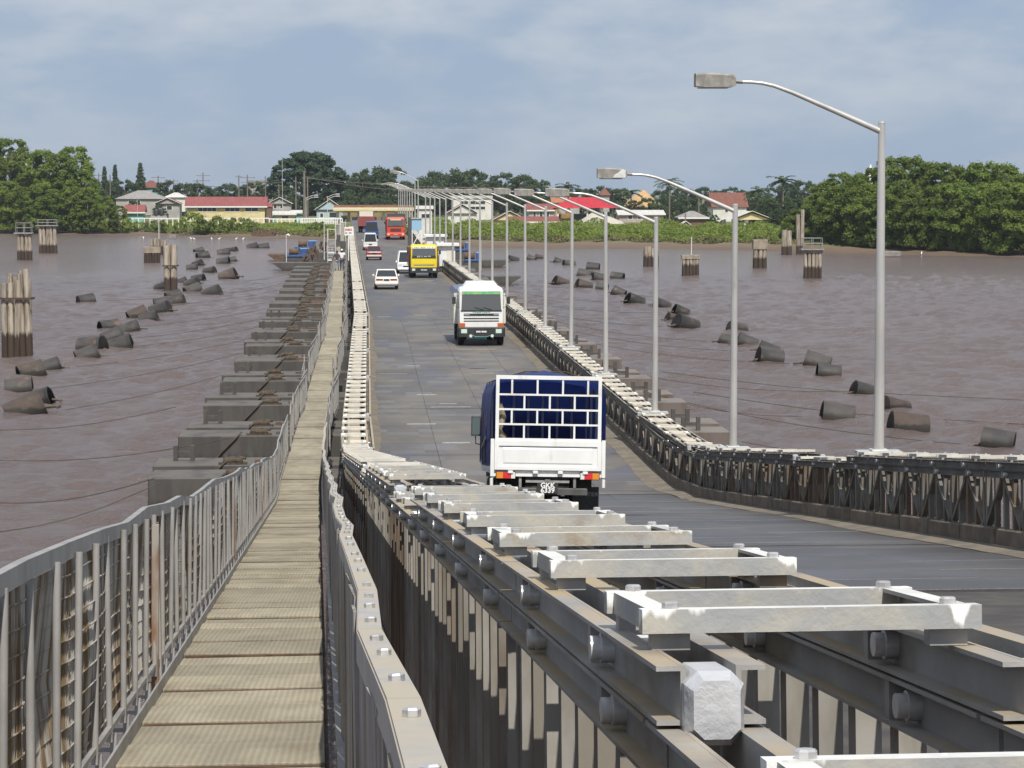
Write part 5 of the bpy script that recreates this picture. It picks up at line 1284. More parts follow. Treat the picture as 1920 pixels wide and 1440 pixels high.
def engine(px, py, Y, label, w=1.6):
    p = rel(px, py, Y); En = thing('winch_engine', label, 'engine', p)
    B(En, 'skid', M_BLUE, (-w, w, 0, 1.3, 0, .25), bev=.03); mb = MB(); mb.tube([(-.9, .65, .65), (.2, .65, .65)], .45, 12); mb.tube([(-1.0, .65, .65), (-.9, .65, .65)], .55, 12); mb.tube([(.2, .65, .65), (.3, .65, .65)], .55, 12); mb.build('drum', M_WRECK, En)
    B(En, 'housing', M_BLUE, (.45, w - .1, .15, 1.15, .25, 1.1), bev=.05); B(En, 'top_plate', mat('pale_blue', (.25, .45, .7)), (.5, w + .1, .2, 1.1, 1.1, 1.16)); B(En, 'stand', M_DARK, (-w, w, .1, 1.2, -1.4, 0))
engine(555.5, 481.5, 318, 'blue winch engine with rusty drum on the left work barge, nearer one'); engine(572, 466, 345, 'blue winch engine with rusty drum on the left work barge, farther one')
engine(886, 490, 300, 'blue winch engine with rusty drum on the right hand raft', 1.0); engine(866, 470, 325, 'blue winch engine standing farther back right of the bridge', .9)
def pole(px, y0, y1, Y, label, r=.07, m=None, name='mast', cross=None, group=None):
    p = rel(px, y0, Y); h = (y0 - y1) * Y / FPX
    Po = thing(name, label, 'pole', p, group=group); mb = MB(); mb.tube([(0, 0, -1.0), (0, 0, h)], [r, r * .7], 8); mb.build('shaft', m or M_FRAME, Po)
    if cross:
        for z, w in cross: B(Po, 'crossarm', m or M_FRAME, (-w, w, -.06, .06, h - z - .08, h - z + .08))
    return Po
pl = pole(537, 490, 440, 315, 'pale lamp mast with a white lamp on the left barge'); mb = MB(); mb.tube([(.0, 0, 3.5), (.25, 0, 3.55), (.45, 0, 3.4)], [.05, .16, .10], 8); mb.build('lamp', M_LETW, pl)
pole(608, 470, 418, 262, 'thin pale mast just left of the boarding stair', .06)
pole(902, 492, 449, 290, 'thin pale mast right of the bridge near the blue engine', .05)
for i, (px, py, Y) in enumerate([(578, 487, 318), (600, 484, 316), (583, 474, 332), (612, 470, 300)]):
    p = rel(px, py, Y); J_ = thing('deck_machinery', ['pile of rusty gear on the left barge nearest the boarding stair mast', 'brown rusty winch gear just left of the boarding stair', 'rusty pulley block behind the blue winch engines', 'dark rusty frame beside the boarding stair'][i], 'machinery', p)
    r = random.Random(60 + i)
    for k in range(9):
        a = Vector((r.uniform(-.9, .9), r.uniform(-.5, .5), r.uniform(-.3, .3))); b = a + Vector((r.uniform(-.8, .8), r.uniform(-.3, .3), r.uniform(.2, 1.1))); mb = MB(); mb.beam(a, b, r.uniform(.1, .3), r.uniform(.1, .35)); mb.build('rusty_piece', M_WRECK, J_)
    B(J_, 'base', M_DARK, (-1.0, 1.0, -.5, .6, -1.5, -.25))
# broken timber and rusty junk on the left bank
p = on_level(500, 443, WATER_Z + .6); J_ = thing('rusty_hulk', 'heap of rusty machinery on the left bank below the yellow building', 'hulk', p)
for k in range(14):
    mb = MB(); a = Vector((rng.uniform(-3, 3), rng.uniform(-1, 1), rng.uniform(0, .4))); b = a + Vector((rng.uniform(-1.8, 1.8), rng.uniform(-.5, .5), rng.uniform(.2, 1.6))); mb.beam(a, b, rng.uniform(.15, .5), rng.uniform(.15, .6)); mb.build('rusty_piece', M_WRECK, J_)
mb = MB(); mb.prism([(-3.5, .5), (-3.0, 0), (1.5, 0), (1.8, .5)], 'y', -1.4, -.6); mb.build('boat_hull', M_WRECK, J_)
for i, (px, py, w) in enumerate([(323, 445, 14), (1670, 478, 40)]):
    p = on_level(px, py, WATER_Z + .35); w_ = w * p.y / FPX
    o = MB().bbox(-w_ / 2, w_ / 2, 0, 1.6, -.2, .55, .1).build('stranded_pontoon', mat('grey_wreck', (.28, .26, .24), (.2, .185, .17), sc=2, rough=.9), None, p); tag(o, ['small dark wreck lying on the left mud bank', 'grey concrete block lying under the right hand trees'][i], 'wreck')
# ------------------------------------------------------------------ foliage
def leaf_mat(name, c1, c2, sc=.5, c3=None, tr=.25, rnd=.15):
    m = mat(name, c1, c2, sc=sc, rough=.6, c3=c3, c3at=.6, c3w=.08, c3sc=sc * 2.5, rnd=rnd, spec=.3)
    nt = m.node_tree; b = nt.nodes['Principled BSDF']; out = [n for n in nt.nodes if n.type == 'OUTPUT_MATERIAL'][0]
    t = nt.nodes.new('ShaderNodeBsdfTranslucent'); mx = nt.nodes.new('ShaderNodeMixShader'); mx.inputs[0].default_value = tr
    src = b.inputs['Base Color'].links[0].from_socket
    nt.links.new(src, t.inputs[0]); nt.links.new(b.outputs[0], mx.inputs[1]); nt.links.new(t.outputs[0], mx.inputs[2]); nt.links.new(mx.outputs[0], out.inputs[0])
    return m
def quads_mesh(name, C, N_, S, m, rs, asp=.6):
    n = len(C)
    N_ = N_ / np.maximum(1e-6, np.linalg.norm(N_, axis=1, keepdims=True))
    a = rs.normal(size=(n, 3)); U = np.cross(N_, a); U /= np.maximum(1e-6, np.linalg.norm(U, axis=1, keepdims=True)); V = np.cross(N_, U)
    S = S[:, None]; u = U * S; v = V * S * asp
    # a leaf spray: a kite rather than a square
    co = np.stack([C - u, C - v + u * .1, C + u, C + v + u * .1], 1).reshape(-1, 3)
    me = bpy.data.meshes.new(name)
    me.vertices.add(4 * n); me.vertices.foreach_set('co', co.astype(np.float32).ravel())
    me.loops.add(4 * n); me.loops.foreach_set('vertex_index', np.arange(4 * n, dtype=np.int32))
    me.polygons.add(n); me.polygons.foreach_set('loop_start', np.arange(0, 4 * n, 4, dtype=np.int32))
    me.materials.append(m); me.update(); me.validate(); return me
def crown_mesh(name, blobs, per, size, m, seed, flat=1.0):
    rs = np.random.RandomState(seed); Cs, Ns, Ss = [], [], []
    for (c, r) in blobs:
        n = int(per * (r / 2.0) ** 2) + 30
        v = rs.normal(size=(n, 3)); v /= np.linalg.norm(v, axis=1, keepdims=True); v[:, 2] = np.where(v[:, 2] < -.35, -v[:, 2] * .6, v[:, 2])
        rad = r * rs.uniform(.35, 1.0, size=(n, 1)) ** .45 * (1 + .22 * rs.normal(size=(n, 1)))
        Cs.append(np.array(c) + v * rad * np.array([1, 1, flat])); Ns.append(v + rs.normal(size=(n, 3)) * .55 + np.array([0, 0, .35])); Ss.append(rs.uniform(.6, 1.3, n) * size)
    return quads_mesh(name, np.concatenate(Cs), np.concatenate(Ns), np.concatenate(Ss), m, rs)
def blobs_tree(seed, H, W, base=.15, n=26, rmin=1.1, rmax=2.2, shape='oval'):
    r = random.Random(seed); out = []
    for k in range(n):
        t = (k + r.random()) / n; z = H * (base + (1 - base) * t)
        if shape == 'oval': w = W / 2 * math.sqrt(max(.05, 1 - ((t - .42) / .62) ** 2))
        elif shape == 'cone': w = W / 2 * (1 - t * .8)
        else: w = W / 2 * (.35 + .65 * math.sin(math.pi * min(1, t * .9)))
        a = r.uniform(0, 6.283); q = w * math.sqrt(r.uniform(.25, 1)); rr = r.uniform(rmin, rmax) * (1 - .35 * t)
        out.append(((q * math.cos(a), q * math.sin(a), min(H - rr * .6, z)), rr))
    return out
M_BARK = mat('bark', (.22, .18, .14), (.15, .12, .09), sc=2, rough=.95, bump=.4)
def trunk_mesh(seed, H, r0, limbs=5, spread=2.5):
    r = random.Random(seed); mb = MB(); top = (r.uniform(-.4, .4), r.uniform(-.4, .4), H)
    mb.tube([(0, 0, -1.0), (top[0] * .3, top[1] * .3, H * .4), top], [r0, r0 * .75, r0 * .35], 7)
    for k in range(limbs):
        z = H * r.uniform(.35, .85); a = r.uniform(0, 6.28); l = spread * r.uniform(.6, 1.1)
        mb.tube([(top[0] * z / H, top[1] * z / H, z), (l * .5 * math.cos(a), l * .5 * math.sin(a), z + l * .35), (l * math.cos(a), l * math.sin(a), z + l * .75)], [r0 * .4, r0 * .28, r0 * .1], 5)
    return mb.mesh('trunk', M_BARK)
LF_M = leaf_mat('mangrove_leaves', (.185, .245, .042), (.120, .182, .032), .30, c3=(.235, .270, .075), tr=.42)
LF_L = leaf_mat('bright_leaves', (.205, .270, .040), (.130, .195, .030), .30, c3=(.250, .285, .075), tr=.42)
LF_D = leaf_mat('dark_leaves', (.036, .066, .026), (.024, .046, .020), .3, tr=.15)
LF_B = leaf_mat('far_leaves', (.078, .115, .042), (.050, .080, .034), .25, tr=.28)
LF_S = leaf_mat('scrub_leaves', (.215, .275, .048), (.165, .225, .042), .25, c3=(.255, .265, .085), tr=.40)
def tree_kind(mk, n, H, W, m, per, size, base, nb, rr, shape='oval', tr0=.25):
    return [(crown_mesh(mk + '_crown', blobs_tree(100 * k + len(mk), H, W, base, nb, rr[0], rr[1], shape), per, size, m, k + 5), trunk_mesh(k + 40, H * .85, tr0)) for k in range(n)]
K_MAN = tree_kind('mangrove', 4, 15, 11, LF_M, 520, .25, .04, 125, (.6, 1.75))
K_LEFT = tree_kind('riverside', 3, 18, 11, LF_L, 500, .27, .08, 120, (.6, 1.8))
K_FAR = tree_kind('far', 3, 12, 12, LF_B, 300, .34, .06, 60, (.8, 2.0))
K_BUSH = tree_kind('bush', 3, 3.2, 3.6, LF_S, 260, .22, .05, 14, (.6, 1.0), tr0=.05)
def plant(kind, k, X, Y, s, label, name, cat='tree', group=None, sz=None, z=None):
    cm, tm = kind[k % len(kind)]
    o = thing(name, label, cat, (X, Y, bank_z(X, Y) - .1 if z is None else z), (0, 0, rng.uniform(0, 6.28)), group); o.scale = (s, s, sz or s)
    link('crown', cm, o); link('trunk', tm, o); return o
# right hand wood, standing at the water: front row then back row
def wood(lst, kind, name, what, group):
    for n, (px, yt, Y) in enumerate(lst):
        X = at_dist(px, 400, Y).x; g = bank_z(X, Y); top = at_dist(px, yt, Y).z; Hk = 15 if kind is K_MAN else 18
        s = (top - g) / Hk
        plant(kind, n, X, Y, max(.55, s * .95) if s > .7 else s * 1.15, f"{what}, {ORD[n] if n else 'first'} from its left", name, group=group, sz=s)
front = [(1482, 405, 424), (1502, 392, 421), (1524, 375, 420), (1545, 362, 417), (1570, 350, 413), (1597, 350, 409), (1628, 345, 404), (1660, 355, 400), (1692, 340, 396), (1722, 360, 392), (1752, 350, 390), (1785, 345, 386), (1818, 352, 384), (1850, 345, 380), (1882, 352, 376), (1915, 345, 372), (1945, 350, 372)]
back = [(1548, 345, 436), (1575, 326, 434), (1600, 326, 430), (1640, 316, 426), (1675, 297, 424), (1705, 296, 420), (1740, 306, 418), (1772, 307, 414), (1808, 314, 412), (1842, 306, 408), (1878, 309, 404), (1912, 330, 400), (1945, 325, 400)]
wood(front, K_MAN, 'mangrove_tree', 'front row mangrove of the right hand waterside wood', 'right hand waterside wood')
wood(back, K_MAN, 'mangrove_tree', 'back row tree of the right hand waterside wood', 'right hand waterside wood')
leftf = [(-15, 330, 585), (15, 340, 580), (45, 350, 578), (75, 345, 575), (105, 355, 572), (135, 350, 572), (165, 352, 570), (195, 368, 566), (222, 385, 564)]
leftb = [(-10, 262, 610), (22, 262, 606), (55, 290, 604), (85, 283, 600), (112, 290, 598), (138, 276, 600), (160, 320, 596)]
wood(leftf, K_LEFT, 'riverside_tree', 'front row tree of the light green left wood', 'left hand riverside trees')
wood(leftb, K_LEFT, 'riverside_tree', 'back row tree of the light green left wood', 'left hand riverside trees')
# scrub on the two banks: nobody could count these stems
def scrub(name, label, x0, x1, t0, t1, hmax, n, m, size, seed, px_lim=None):
    rs = np.random.RandomState(seed); X = rs.uniform(x0, x1, n); t = rs.uniform(t0, t1, n); Y = np.array([shore_y(x) for x in X]) + t
    hh = hmax * (.55 + .45 * np.sin(X * .55 + 1.3 * np.sin(Y * .2)) * np.sin(Y * .31 + X * .2)) * np.clip((t - t0) / 6 + .35, 0, 1)
    f = rs.uniform(0, 1, n) ** .6
    Z = np.array([bank_z(x, y) for x, y in zip(X, Y)]) + hh * f
    C = np.stack([X, Y, Z], 1); N_ = rs.normal(size=(n, 3)) * .8 + np.array([0, -.3, .8])
    me = quads_mesh(name, C, N_, rs.uniform(.6, 1.4, n) * size, m, rs); o = link(name, me); tag(o, label, kind='stuff', cat='scrub')
scrub('riverside_scrub', 'thick light green scrub along the right bank', 8, 84, 21, 60, 2.7, 105000, LF_S, .21, 1)
scrub('riverside_scrub', 'thick light green scrub along the left bank', -62, -2, 20, 50, 1.05, 34000, LF_S, .28, 2)
M_DRY = leaf_mat('dry_grass', (.16, .15, .06), (.11, .115, .04), .4, tr=.2)
scrub('bank_grass', 'yellow green grass fringe on the left mud bank', -95, 0, 9, 22, .7, 16000, M_DRY, .28, 3)
scrub('bank_grass', 'brown green grass fringe on the right mud bank', 14, 84, 16, 23, .9, 9000, M_DRY, .26, 4)
for n, (px, yt, Y) in enumerate([(245, 408, 562), (280, 414, 560), (300, 412, 556), (335, 416, 552), (362, 398, 545), (385, 412, 545), (402, 405, 545), (425, 412, 543), (440, 408, 541), (458, 409, 540), (475, 415, 538), (600, 415, 528), (585, 418, 530)]):
    X = at_dist(px, 400, Y).x; g = bank_z(X, Y); top = at_dist(px, yt, Y).z; s = (top - g) / 3.2
    plant(K_BUSH, n, X, Y, s, f"green bush on the left bank, {ORD[n] if n else 'first'} from the left", 'bush', 'bush', 'bushes on the left bank')
# dark trees behind the town
far = [(172, 345), (200, 340), (232, 338), (262, 345), (290, 343), (318, 340), (345, 345), (372, 345), (400, 352), (425, 346), (452, 348), (478, 342), (500, 352), (535, 352), (562, 350), (590, 345), (622, 352), (652, 325), (680, 330), (705, 318), (728, 314), (752, 342), (775, 345), (800, 333), (822, 324), (848, 330), (872, 318), (895, 322), (922, 340), (950, 326), (975, 330), (1005, 338), (1035, 350), (1060, 352), (1090, 354), (1125, 350), (1150, 356), (1165, 354), (1205, 362), (1240, 358), (1262, 350), (1290, 356), (1315, 352), (1345, 358), (1375, 352), (1405, 360), (1430, 362), (1455, 352), (1480, 345), (1505, 340), (155, 350)]
for n, (px, yt) in enumerate(far):
    Y = 720 + (n * 37 % 60); X = at_dist(px, 400, Y).x; g = bank_z(X, Y); s = (at_dist(px, yt, Y).z - g) / 12
    plant(K_FAR, n, X, Y, s if s < 1.2 else 1.2 + (s - 1.2) * .4, f"dark far tree on the skyline behind the houses, {ORD[sum(q[0] < px for q in far)] if sum(q[0] < px for q in far) else 'first'} from the left", 'far_tree', group='far tree line', sz=s)
# second, lower row between the houses
GARDEN = [(325, 378, 640), (300, 384, 630), (255, 378, 650), (470, 376, 660), (690, 372, 690), (660, 366, 690), (715, 365, 700), (640, 378, 680), (1215, 372, 640), (1235, 384, 620), (1255, 378, 630), (1300, 388, 600), (1340, 402, 560), (1322, 395, 600), (1185, 376, 660), (1390, 400, 580), (1425, 380, 560), (1440, 372, 520), (1415, 362, 640), (1165, 385, 640), (1265, 402, 580), (1205, 398, 600), (1015, 370, 700), (905, 366, 700), (1355, 412, 520), (1400, 418, 500), (1462, 392, 470), (1490, 372, 480)]
GO = [sum(q[0] < g_[0] for q in GARDEN) for g_ in GARDEN]
for n, (px, yt, Y) in enumerate(GARDEN):
    X = at_dist(px, 400, Y).x; g = bank_z(X, Y); s = (at_dist(px, yt, Y).z - g) / 12
    plant(K_FAR, n + 1, X, Y, s, f"leafy garden tree between the houses, {ORD[GO[n]] if GO[n] else 'first'} from the left", 'garden_tree', group='trees between the houses')
# the great spreading tree behind the yellow building
def umbrella():
    r = random.Random(9); bl = []
    for k in range(210):
        a = r.uniform(0, 6.283); q = 12.5 * math.sqrt(r.random()); z = 19.5 * (1 - .42 * (q / 12.5) ** 2) - r.choice([0, 0, 1.8, 3.6, 5.2]) * r.uniform(.6, 1.2); bl.append(((q * math.cos(a), q * math.sin(a), z), r.uniform(1.0, 1.9)))
    return bl
Y = 740; X = at_dist(578, 400, Y).x; g = bank_z(X, Y)
GT = thing('spreading_tree', 'very large dark spreading tree rising behind the town left of the road', 'tree', (X, Y, g - .1)); link('crown', crown_mesh('crown', umbrella(), 300, .42, LF_D, 3, .6), GT)
mb = MB(); mb.tube([(0, 0, -.5), (0, 0, 5), (.3, 0, 9)], [1.1, .9, .7], 9)
for k in range(9):
    a = k * .7; mb.tube([(.1, 0, 6.5), (3.5 * math.cos(a), 3.5 * math.sin(a), 10.5), (8 * math.cos(a), 8 * math.sin(a), 14.5)], [.55, .38, .12], 6)
mb.build('trunk', M_BARK, GT); GT.scale = (.98, .98, (at_dist(578, 287, Y).z - g) / 19.5)
# conifers
def conifer(px, yt, Y, w, label):
    X = at_dist(px, 400, Y).x; g = bank_z(X, Y); H = at_dist(px, yt, Y).z - g; o = thing('norfolk_pine', label, 'tree', (X, Y, g)); bl = []
    n = 13
    for k in range(n):
        t = k / (n - 1); z = H * (.25 + .73 * t); R_ = w * (1 - t) + .25
        for j in range(5): a = j * 1.257 + k; bl += [((R_ * q_ * math.cos(a) * rng.uniform(.6, 1.1), R_ * q_ * math.sin(a), z + rng.uniform(-.6, .4) - q_ * .3), .4 + .35 * (1 - t)) for q_ in (.3, .65, .95)]
    link('crown', crown_mesh('crown', bl, 60, .26, LF_B, int(px), .8), o); mb = MB(); mb.tube([(0, 0, -.5), (0, 0, H)], [.35, .05], 6); mb.build('trunk', M_BARK, o)
conifer(197, 313, 760, 1.3, 'slim grey green pine, leftmost of the three behind the left trees'); conifer(217, 310, 760, 1.5, 'slim grey green pine, middle one of the three behind the left trees'); conifer(264, 305, 740, 3.0, 'tallest dark pine behind the grey roofed house')
# palms
def palm(px, yt, Y, label, fr=16, L=4.2):
    X = at_dist(px, 400, Y).x; g = bank_z(X, Y); H = at_dist(px, yt, Y).z - g - L * .4; o = thing('palm_tree', label, 'tree', (X, Y, g)); r = random.Random(int(px))
    mb = MB(); mb.tube([(0, 0, -.5), (.25, 0, H * .5), (.1, 0, H)], [.26, .2, .16], 7); mb.build('trunk', M_BARK, o)
    C, N_, S = [], [], []
    for k in range(fr):
        a = 6.283 * k / fr + r.uniform(-.2, .2); up_ = r.uniform(.1, 1.15)
        for j in range(26):
            t = j / 25; q_ = L * t * math.cos(up_ * (1 - t * .6)); z = H + L * (t * math.sin(up_) - .75 * t * t * (1.1 - up_ * .3))
            for sd in (-1, 1):
                w = .5 * math.sin(math.pi * (t * .85 + .12)); C.append((.1 + q_ * math.cos(a) - sd * w * math.sin(a) * .6, q_ * math.sin(a) + sd * w * math.cos(a) * .6, z - .2 * w)); N_.append((r.uniform(-.3, .3), r.uniform(-.8, .2), 1)); S.append(.40)
    link('crown', quads_mesh('crown', np.array(C), np.array(N_), np.array(S), LF_B, np.random.RandomState(int(px)), .35), o)
palm(1466, 328, 500, 'coconut palm standing left of the right hand wood', 18, 3.8); palm(1254, 332, 640, 'palm behind the second lamp arm, above the houses', 16, 4.6); palm(1064, 340, 660, 'small palm top behind the lamp heads', 14, 4.0); palm(1420, 348, 560, 'smaller palm beside the red brown roof', 14, 3.4); palm(1182, 352, 600, 'ragged palm beside the tan heap', 14, 3.6)

# ------------------------------------------------------------------ houses
def wallmat(n, c): return mat('wall_' + n, c, tuple(x * .86 for x in c), sc=.8, rough=.85)
def roofmat(n, c): return mat('roof_' + n, c, tuple(x * .78 for x in c), sc=.5, rough=.75, bump=.3, stretch=(6, 1, 1))
W_YEL, W_WHT, W_TEAL, W_BLUE, W_GREY, W_BRN, W_PINK = [wallmat(*a) for a in (('yellow', (.72, .60, .32)), ('white', (.74, .72, .66)), ('teal', (.22, .50, .44)), ('pale_blue', (.46, .58, .62)), ('grey', (.42, .40, .38)), ('brown', (.20, .12, .09)), ('pinkish', (.48, .38, .37)))]
R_RED, R_GREY, R_BRN, R_WHT, R_DRED = [roofmat(*a) for a in (('red', (.27, .080, .075)), ('grey', (.30, .28, .27)), ('red_brown', (.20, .075, .05)), ('pale', (.62, .60, .57)), ('dull_red', (.24, .075, .065)))]
M_TRIM = mat('white_trim', (.78, .77, .72), rough=.7); M_WIN = glass_mat('house_glass', (.045, .05, .055), .15)
def house(label, x0, x1, yr, ye, yb, Y, style, wall, roof, depth=9, wins=(), over=.5, name='house', cat='house', trim=None, open_=False, posts=0, door=None, extra_z=2.0):
    a = at_dist(x0, yb, Y); b = at_dist(x1, yb, Y); w = b.x - a.x; hz0 = at_dist(x0, ye, Y).z - a.z; hz1 = at_dist((x0 + x1) / 2, yr, Y).z - a.z
    Hh = thing(name, label, cat, a); s = Y / FPX
    if not open_:
        mb = MB(); mb.box(over, w - over, over, depth - over, -extra_z, hz0); mb.build('wall', wall, Hh)
    else:
        for k in range(posts):
            for y in (over, depth - over): B(Hh, 'column', M_TRIM, (over + k * (w - 2 * over) / (posts - 1) - .2, over + k * (w - 2 * over) / (posts - 1) + .2, y - .2, y + .2, -extra_z, hz0))
        mb = MB(); mb.box(over + 1, w - over - 1, depth - over - .3, depth - over - .1, -extra_z, hz0 * .55); mb.build('wall', wall, Hh)
    mb = MB(); t = .12
    if style == 'side':      # ridge runs across the view
        mb.add([(0, 0, hz0), (w, 0, hz0), (w, depth / 2, hz1), (0, depth / 2, hz1), (0, depth, hz0), (w, depth, hz0)], [(0, 1, 2, 3), (3, 2, 5, 4), (0, 3, 4), (1, 5, 2), (0, 4, 5, 1)])
    elif style == 'front':   # gable faces the view
        mb.add([(0, 0, hz0), (w, 0, hz0), (w / 2, 0, hz1), (0, depth, hz0), (w, depth, hz0), (w / 2, depth, hz1)], [(0, 2, 5, 3), (1, 4, 5, 2), (3, 5, 4), (0, 3, 4, 1)])
        g_ = MB(); g_.add([(over, over * .5, hz0 - .02), (w - over, over * .5, hz0 - .02), (w / 2, over * .5, hz1 - .35)], [(0, 1, 2)]); g_.build('gable', wall, Hh)
    elif style == 'hip':
        k = min(w, depth) * .42; mb.add([(0, 0, hz0), (w, 0, hz0), (w, depth, hz0), (0, depth, hz0), (k, depth / 2, hz1), (w - k, depth / 2, hz1)], [(0, 1, 5, 4), (1, 2, 5), (2, 3, 4, 5), (3, 0, 4), (0, 3, 2, 1)])
    else:                    # flat slab
        mb.box(0, w, 0, depth, hz0, hz1)
    rf = mb.build('roof', roof, Hh)
    if trim:
        if style == 'front':
            for sg in (0, 1):
                m2 = MB(); m2.beam((0 if sg == 0 else w, -.06, hz0), (w / 2, -.06, hz1 + .05), .12, .34, (0, 1, 0)); m2.build('barge_board', trim, rf)
        else: B(rf, 'fascia', trim, (-.05, w + .05, -.1, -.01, hz0 - .30, hz0 + .06))
    for (wx0, wx1, wy0, wy1) in wins:      # windows given in picture pixels
        X0, X1 = (wx0 - x0) * s, (wx1 - x0) * s; Z1, Z0 = (yb - wy0) * s, (yb - wy1) * s; yy = over
        wd = B(Hh, 'window', M_TRIM, (X0 - .1, X1 + .1, yy - .06, yy + .02, Z0 - .1, Z1 + .1)); n = max(1, int((X1 - X0) / 1.1))
        for k in range(n): B(wd, 'pane', M_WIN, (X0 + k * (X1 - X0) / n + .05, X0 + (k + 1) * (X1 - X0) / n - .05, yy - .08, yy - .05, Z0 + .05, Z1 - .05))
    if door: B(Hh, 'door', door[4], ((door[0] - x0) * s, (door[1] - x0) * s, over - .05, over + .02, (yb - door[3]) * s, (yb - door[2]) * s))
    return Hh, w, hz0, hz1, s
house('long pale yellow building with a red roof and white louvred windows', 346, 501, 369, 387, 421, 590, 'side', W_YEL, R_RED, 10, [(371, 405, 388, 397), (421, 448, 388, 397), (458, 482, 388, 397)], trim=M_TRIM, over=.6)
house('red roofed porch on the right end of the long yellow building', 498, 511, 380, 388, 420, 591, 'side', W_BRN, R_RED, 6, over=.25, name='porch', cat='porch')
house('grey gabled house with teal wall behind the yellow building', 500, 549, 370, 382, 410, 640, 'front', W_GREY, R_GREY, 9, [(513, 519, 384, 391), (525, 530, 384, 391)], trim=M_TRIM)
house('low yellow shed with white sloping roof edge and red panel', 508, 556, 396, 401, 421, 600, 'side', W_YEL, R_WHT, 6, [(528, 541, 405, 412)], trim=M_TRIM, door=(509, 517, 406, 420, W_TEAL))
house('small teal shed beside the picket fence', 545, 567, 394, 398, 421, 602, 'side', W_TEAL, R_WHT, 5, trim=M_TRIM)
house('pale blue gabled house with red roof left of the toll canopy', 590, 647, 374, 393, 416, 610, 'front', W_BLUE, R_DRED, 12, [(617, 631, 398, 408), (600, 606, 400, 408)], trim=M_TRIM)
house('large old grey hip roofed house at the left', 214, 312, 357, 373, 390, 660, 'hip', W_GREY, R_GREY, 14, [(240, 250, 376, 382), (255, 262, 376, 382)])
house('dark gabled house with grey white walls beside the black tanks', 288, 340, 371, 382, 402, 630, 'front', W_GREY, R_BRN, 9, [(312, 322, 386, 394)], trim=M_TRIM)
house('low red roofed house half hidden by the left trees', 232, 272, 384, 398, 411, 605, 'side', W_TEAL, R_RED, 7, trim=M_TRIM)
house('pale roofed house behind the dark gabled one', 306, 350, 361, 370, 384, 690, 'hip', W_WHT, R_WHT, 9)
house('white boxy control tower with dark windows at the right of the toll canopy', 780, 813, 386, 392, 428, 470, 'flat', W_WHT, M_TRIM, 5, [(790, 806, 401, 409)], over=.3, name='control_tower', cat='tower')
house('white gabled house with red roof edge behind the lamp posts', 836, 898, 383, 400, 423, 560, 'front', W_WHT, R_DRED, 12, [(846, 852, 404, 411)], trim=M_TRIM)
house('tall white building with a block lattice behind the white gabled house', 846, 924, 367, 372, 402, 640, 'flat', W_WHT, R_WHT, 9, [(882, 910, 377, 383), (882, 910, 387, 393), (862, 878, 377, 383)], over=.3, name='building', cat='building')
house('low red roofed house with a cream gable behind the lamp posts', 922, 990, 396, 413, 423, 560, 'front', W_YEL, R_DRED, 10, trim=M_TRIM)
house('second low red roofed house right of the cream gabled one', 955, 1050, 406, 416, 424, 545, 'side', W_WHT, R_DRED, 8, trim=M_TRIM)
house('house with dull red roof and shuttered grey wall left of the open shed', 988, 1046, 382, 394, 416, 600, 'side', W_GREY, R_DRED, 9, [(1000, 1005, 397, 407), (1012, 1018, 397, 407), (1024, 1030, 397, 407)], trim=M_TRIM)
house('open sided shed with a bright red roof on white columns', 1038, 1166, 370, 390, 416, 600, 'hip', W_GREY, roofmat('bright_red', (.48, .025, .04)), 13, open_=True, posts=5, over=1.2, name='open_shed', cat='shed')
house('pink grey house with a pale roof right of the gravel heap', 1158, 1248, 394, 401, 420, 580, 'side', W_PINK, R_WHT, 9, [(1178, 1186, 403, 411), (1196, 1204, 403, 411)], trim=M_TRIM)
house('brown wooden hut with a grey roof above the scrub', 1272, 1330, 396, 408, 428, 540, 'hip', W_BRN, R_GREY, 8, trim=M_TRIM)
house('tiny yellow kiosk with a white gabled roof edge', 1272, 1300, 415, 425, 434, 520, 'front', W_YEL, R_WHT, 4, trim=M_TRIM, over=.25, name='kiosk', cat='kiosk')
house('house with a steep red brown roof and white gable left of the palm', 1334, 1404, 361, 388, 402, 600, 'side', W_WHT, R_BRN, 11, [(1360, 1366, 391, 398)])
house('open hall with a pale metal roof and yellow gable beside the right hand wood', 1368, 1452, 396, 412, 436, 480, 'front', W_YEL, R_WHT, 12, open_=True, posts=4, trim=mat('cream_trim', (.72, .66, .45), rough=.7), over=.7, name='open_hall', cat='hall')
house('orange brown roofed building behind the open red shed', 1034, 1090, 370, 380, 400, 680, 'side', W_GREY, roofmat('orange_brown', (.42, .17, .08)), 9)
house('dark steep roofed tower behind the lamp arm', 1124, 1146, 353, 366, 385, 720, 'hip', W_GREY, R_BRN, 6, name='roofed_tower', cat='tower')
house('grey block on the skyline left of the spreading tree', 462, 500, 338, 342, 380, 800, 'flat', W_GREY, R_GREY, 9, name='building', cat='building', over=.2)
house('brown roofed house beneath the tall pine', 262, 300, 338, 352, 368, 740, 'hip', W_TEAL, R_BRN, 10)
# white spire above the right hand wood
p = at_dist(1632, 350, 470); mb = MB(); k_ = 470 / FPX
SP = thing('white_spire', 'tip of a white spire showing above the right hand wood', 'spire', (p.x, p.y, p.z))
n = 10; rg = lambda r, z: [(r * math.cos(6.283 * a / n), r * math.sin(6.283 * a / n), z) for a in range(n)]
mb.loft([rg(1.5, -18), rg(1.5, 20 * k_), rg(1.1, 26 * k_), rg(.3, 34 * k_), rg(.08, 42 * k_)], True, True); mb.build('spire', M_TRIM, SP); B(SP, 'base', W_WHT, (-2, 2, -2, 2, -18, 12 * k_))
